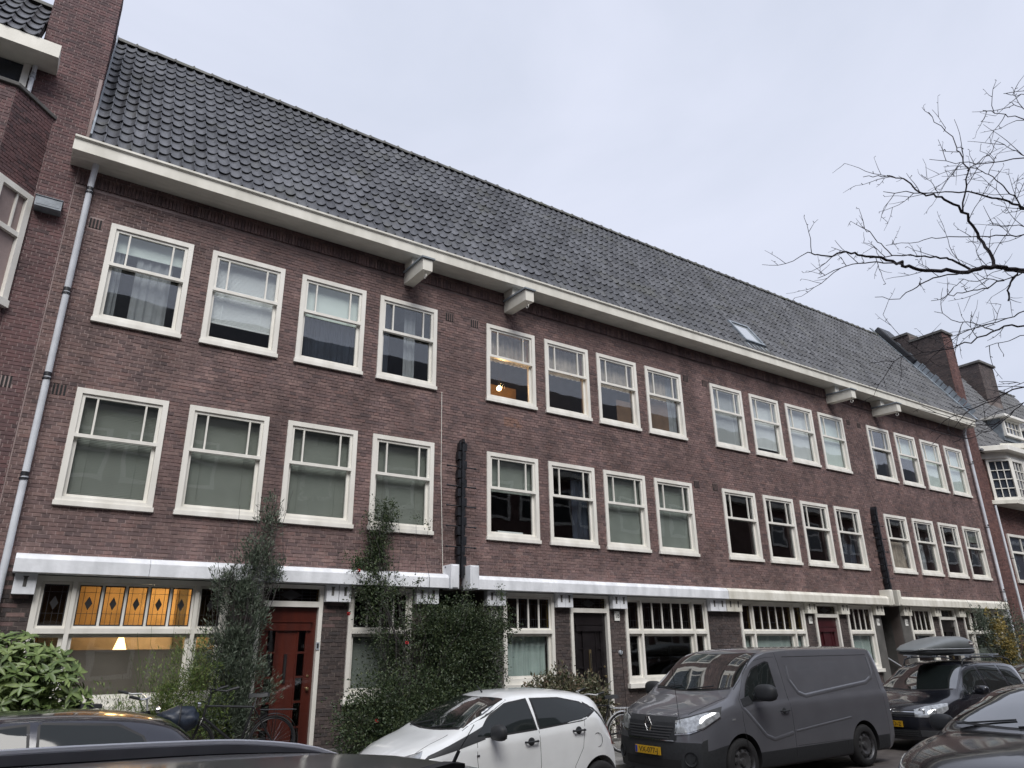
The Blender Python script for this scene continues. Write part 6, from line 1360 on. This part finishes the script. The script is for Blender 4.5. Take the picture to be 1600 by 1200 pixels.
# --- bicycles
def bicycle(name, label, loc, rz, fr_col, bar_m, rim_m, guard_m, rack=True, lean=0, raised=0, r_=.34):
    t = thing(name, label, 'bicycle', loc, rz, 'bicycles parked along the front gardens'); t.rotation_euler = (lean, 0, rz)
    wb = 1.10
    for x in (0, wb):
        w_ = bpy.data.objects.new('wheel', None); COL.objects.link(w_); w_.location = (x, 0, r_); w_.parent = t
        tor = lambda R_, r0, m, nm, sg=48: put((lambda mb: mb.tube([(R_ * math.cos(a), 0, R_ * math.sin(a)) for a in np.linspace(0, 2 * math.pi, sg + 1)], r0, 6) and mb)(MB()), nm, m, w_)
        tor(r_ - .018, .018, M['tyre'], 'tyre'); tor(r_ - .042, .010, rim_m, 'rim')
        q = MB(); q.tube([(0, -.05, 0), (0, .05, 0)], .02, 8)
        for k in range(28):
            a = 2 * math.pi * k / 28; q.tube([(.018 * math.cos(a + .6), .03 * (-1) ** k, .018 * math.sin(a + .6)), ((r_ - .045) * math.cos(a), 0, (r_ - .045) * math.sin(a))], .0014, 3, cap=False)
        put(q, 'spokes', M['chrome'], w_, False)
        g_ = MB(); P = []
        for a in np.linspace(R(-10 if x else 10), R(150 if x else 200), 22) if x == 0 else np.linspace(R(20), R(170), 22):
            P.append([((r_ + .028) * math.cos(a) , y_, (r_ + .028 - (.012 if abs(y_) > .02 else 0)) * math.sin(a)) for y_ in (-.028, -.015, .015, .028)])
        g_.grid(P); gd = put(g_, 'mudguard', guard_m, t); gd.location = (x, 0, r_)
    # wheel at 0 is the rear one
    q = MB(); bb_ = (.44, 0, .30); st = (.30, 0, .80); hd_ = (.93, 0, .86); hd2 = (.955, 0, .70)
    for a, b, rr in ((bb_, st, .016), (st, (.92, 0, .84), .015), (bb_, hd2, .018), (hd_, hd2, .018), (bb_, (0, .04, r_), .010), (bb_, (0, -.04, r_), .010), (st, (0, .04, r_), .008), (st, (0, -.04, r_), .008), (hd2, (1.0, .04, .60), .012), (hd2, (1.0, -.04, .60), .012), ((1.0, .04, .60), (wb, .04, r_), .011), ((1.0, -.04, .60), (wb, -.04, r_), .011)): q.tube([a, b], rr, 8)
    put(q, 'frame', fr_col, t)
    q = MB(); q.tube([(.91, 0, .86), (.885, 0, 1.0)], .012, 8); q.tube([(.62, .30, 1.07), (.76, .29, 1.03), (.86, .20, 1.04), (.885, .0, 1.0), (.86, -.20, 1.04), (.76, -.29, 1.03), (.62, -.30, 1.07)], .012, 8); put(q, 'handlebar', bar_m, t)
    q = MB()
    for s_ in (-1, 1): q.tube([(.60, s_ * .303, 1.072), (.72, s_ * .293, 1.042)], .017, 8)
    put(q, 'grip', M['plas'], t)
    q = MB(); q.tube([(.295, 0, .80), (.27, 0, .93)], .012, 8); put(q, 'seat_post', M['chrome'], t)
    P = []
    for x, hw, z in ((.10, .06, .955), (.14, .095, .965), (.22, .08, .955), (.32, .03, .955), (.38, .02, .945)): P.append([(x, hw * c_, z + .02 * s_ - (.02 if abs(c_) > .9 else 0)) for c_, s_ in ((-1, -.6), (-.8, .6), (0, 1), (.8, .6), (1, -.6), (0, -1), (-1, -.6))])
    q = MB(); q.grid(P); put(q, 'saddle', M['plas'], t)
    if rack:
        q = MB()
        for s_ in (-1, 1): q.tube([(-.30, s_ * .06, .74), (.22, s_ * .06, .76)], .006, 6); q.tube([(-.02, s_ * .06, .75), (0, s_ * .06, r_)], .005, 6)
        for x in (-.3, -.1, .1): q.tube([(x, -.06, .745), (x, .06, .745)], .005, 6)
        put(q, 'rack', guard_m, t)
    q = MB(); lathe(q, [(.0, -.004), (.09, -.004), (.09, .004), (0, .004)], (.44, -.05, .30), 20, axis='y'); q.tube([(.44, -.07, .30), (.52, -.07, .17)], .009, 6); q.tube([(.44, .05, .30), (.36, .07, .43)], .009, 6); q.box(.49, .56, -.14, -.06, .15, .175); put(q, 'crankset', M['iron'], t)
    q = MB(); q.tube([(.44, -.052, .39), (0, -.052, .38)], .006, 5); q.tube([(.44, -.052, .21), (0, -.052, .30)], .006, 5); put(q, 'chain', M['iron'], t)
    q = MB(); lathe(q, [(0, .0), (.035, .01), (.045, .05), (0, .055)], (0, 0, 0), 14); hl = put(q, 'lamp', M['chrome'], t); hl.location = (1.0, 0, .86); hl.rotation_euler = (0, R(90), 0)
    return t
M['bikeblk'] = mat('bike_black', (.012, .012, .014), .35, coat=.4); M['alu'] = mat('white_silver_bar', (.72, .73, .74), .25, metal=.5); M['bikegrey'] = mat('bike_grey', (.16, .17, .18), .4)
bicycle('city_bicycle', 'black city bicycle with a dark covered carrier, leaning before the red door', (3.42, -1.30, .38), math.pi, M['bikeblk'], M['iron'], M['iron'], M['bikeblk'])
bicycle('city_bicycle', 'bicycle with bright silver handlebar among the bushes behind the navy car', (.80, -1.62, .36), .10, M['bikeblk'], M['alu'], M['alu'], M['bikeblk'], lean=.08)
bicycle('city_bicycle', 'bicycle with pale mudguard behind the white hatchback tail', (9.72, -1.55, .104), math.pi - .1, M['bikeblk'], M['alu'], M['alu'], M['alu'], lean=-.07)
bicycle('city_bicycle', 'bicycle whose silver handlebar end shows at the left edge beyond the navy roof', (-.72, -2.25, .22), .0, M['bikeblk'], M['alu'], M['alu'], M['bikeblk'], lean=.05)
bag = thing('saddle_bag', 'dark blue weatherproof bag on the black bicycle beside the navy car', 'bag', (2.15, -1.38, .98))
bm = bmesh.new(); bmesh.ops.create_icosphere(bm, subdivisions=4, radius=1)
from mathutils import noise
for v in bm.verts:
    n_ = noise.noise(v.co * 1.7) * .22 + noise.noise(v.co * 5) * .07; v.co = Vector((v.co.x * .27, v.co.y * .17, v.co.z * .16)) * (1 + n_)
me = bpy.data.meshes.new('bag'); bm.to_mesh(me); bm.free(); me.materials.append(mat('dark_blue_nylon', (.016, .024, .040), .45, .3, 6, .3)); smooth_mesh(me, 80); inst('bag_cover', me, bag, (0, 0, .10))
q = MB(); q.tube([(-.05, -.18, .0), (-.03, -.19, .12), (-.02, -.12, .25), (0, 0, .28)], .010, 6); put(q, 'bag_strap', M['iron'], bag)
print('objects', len(bpy.data.objects))
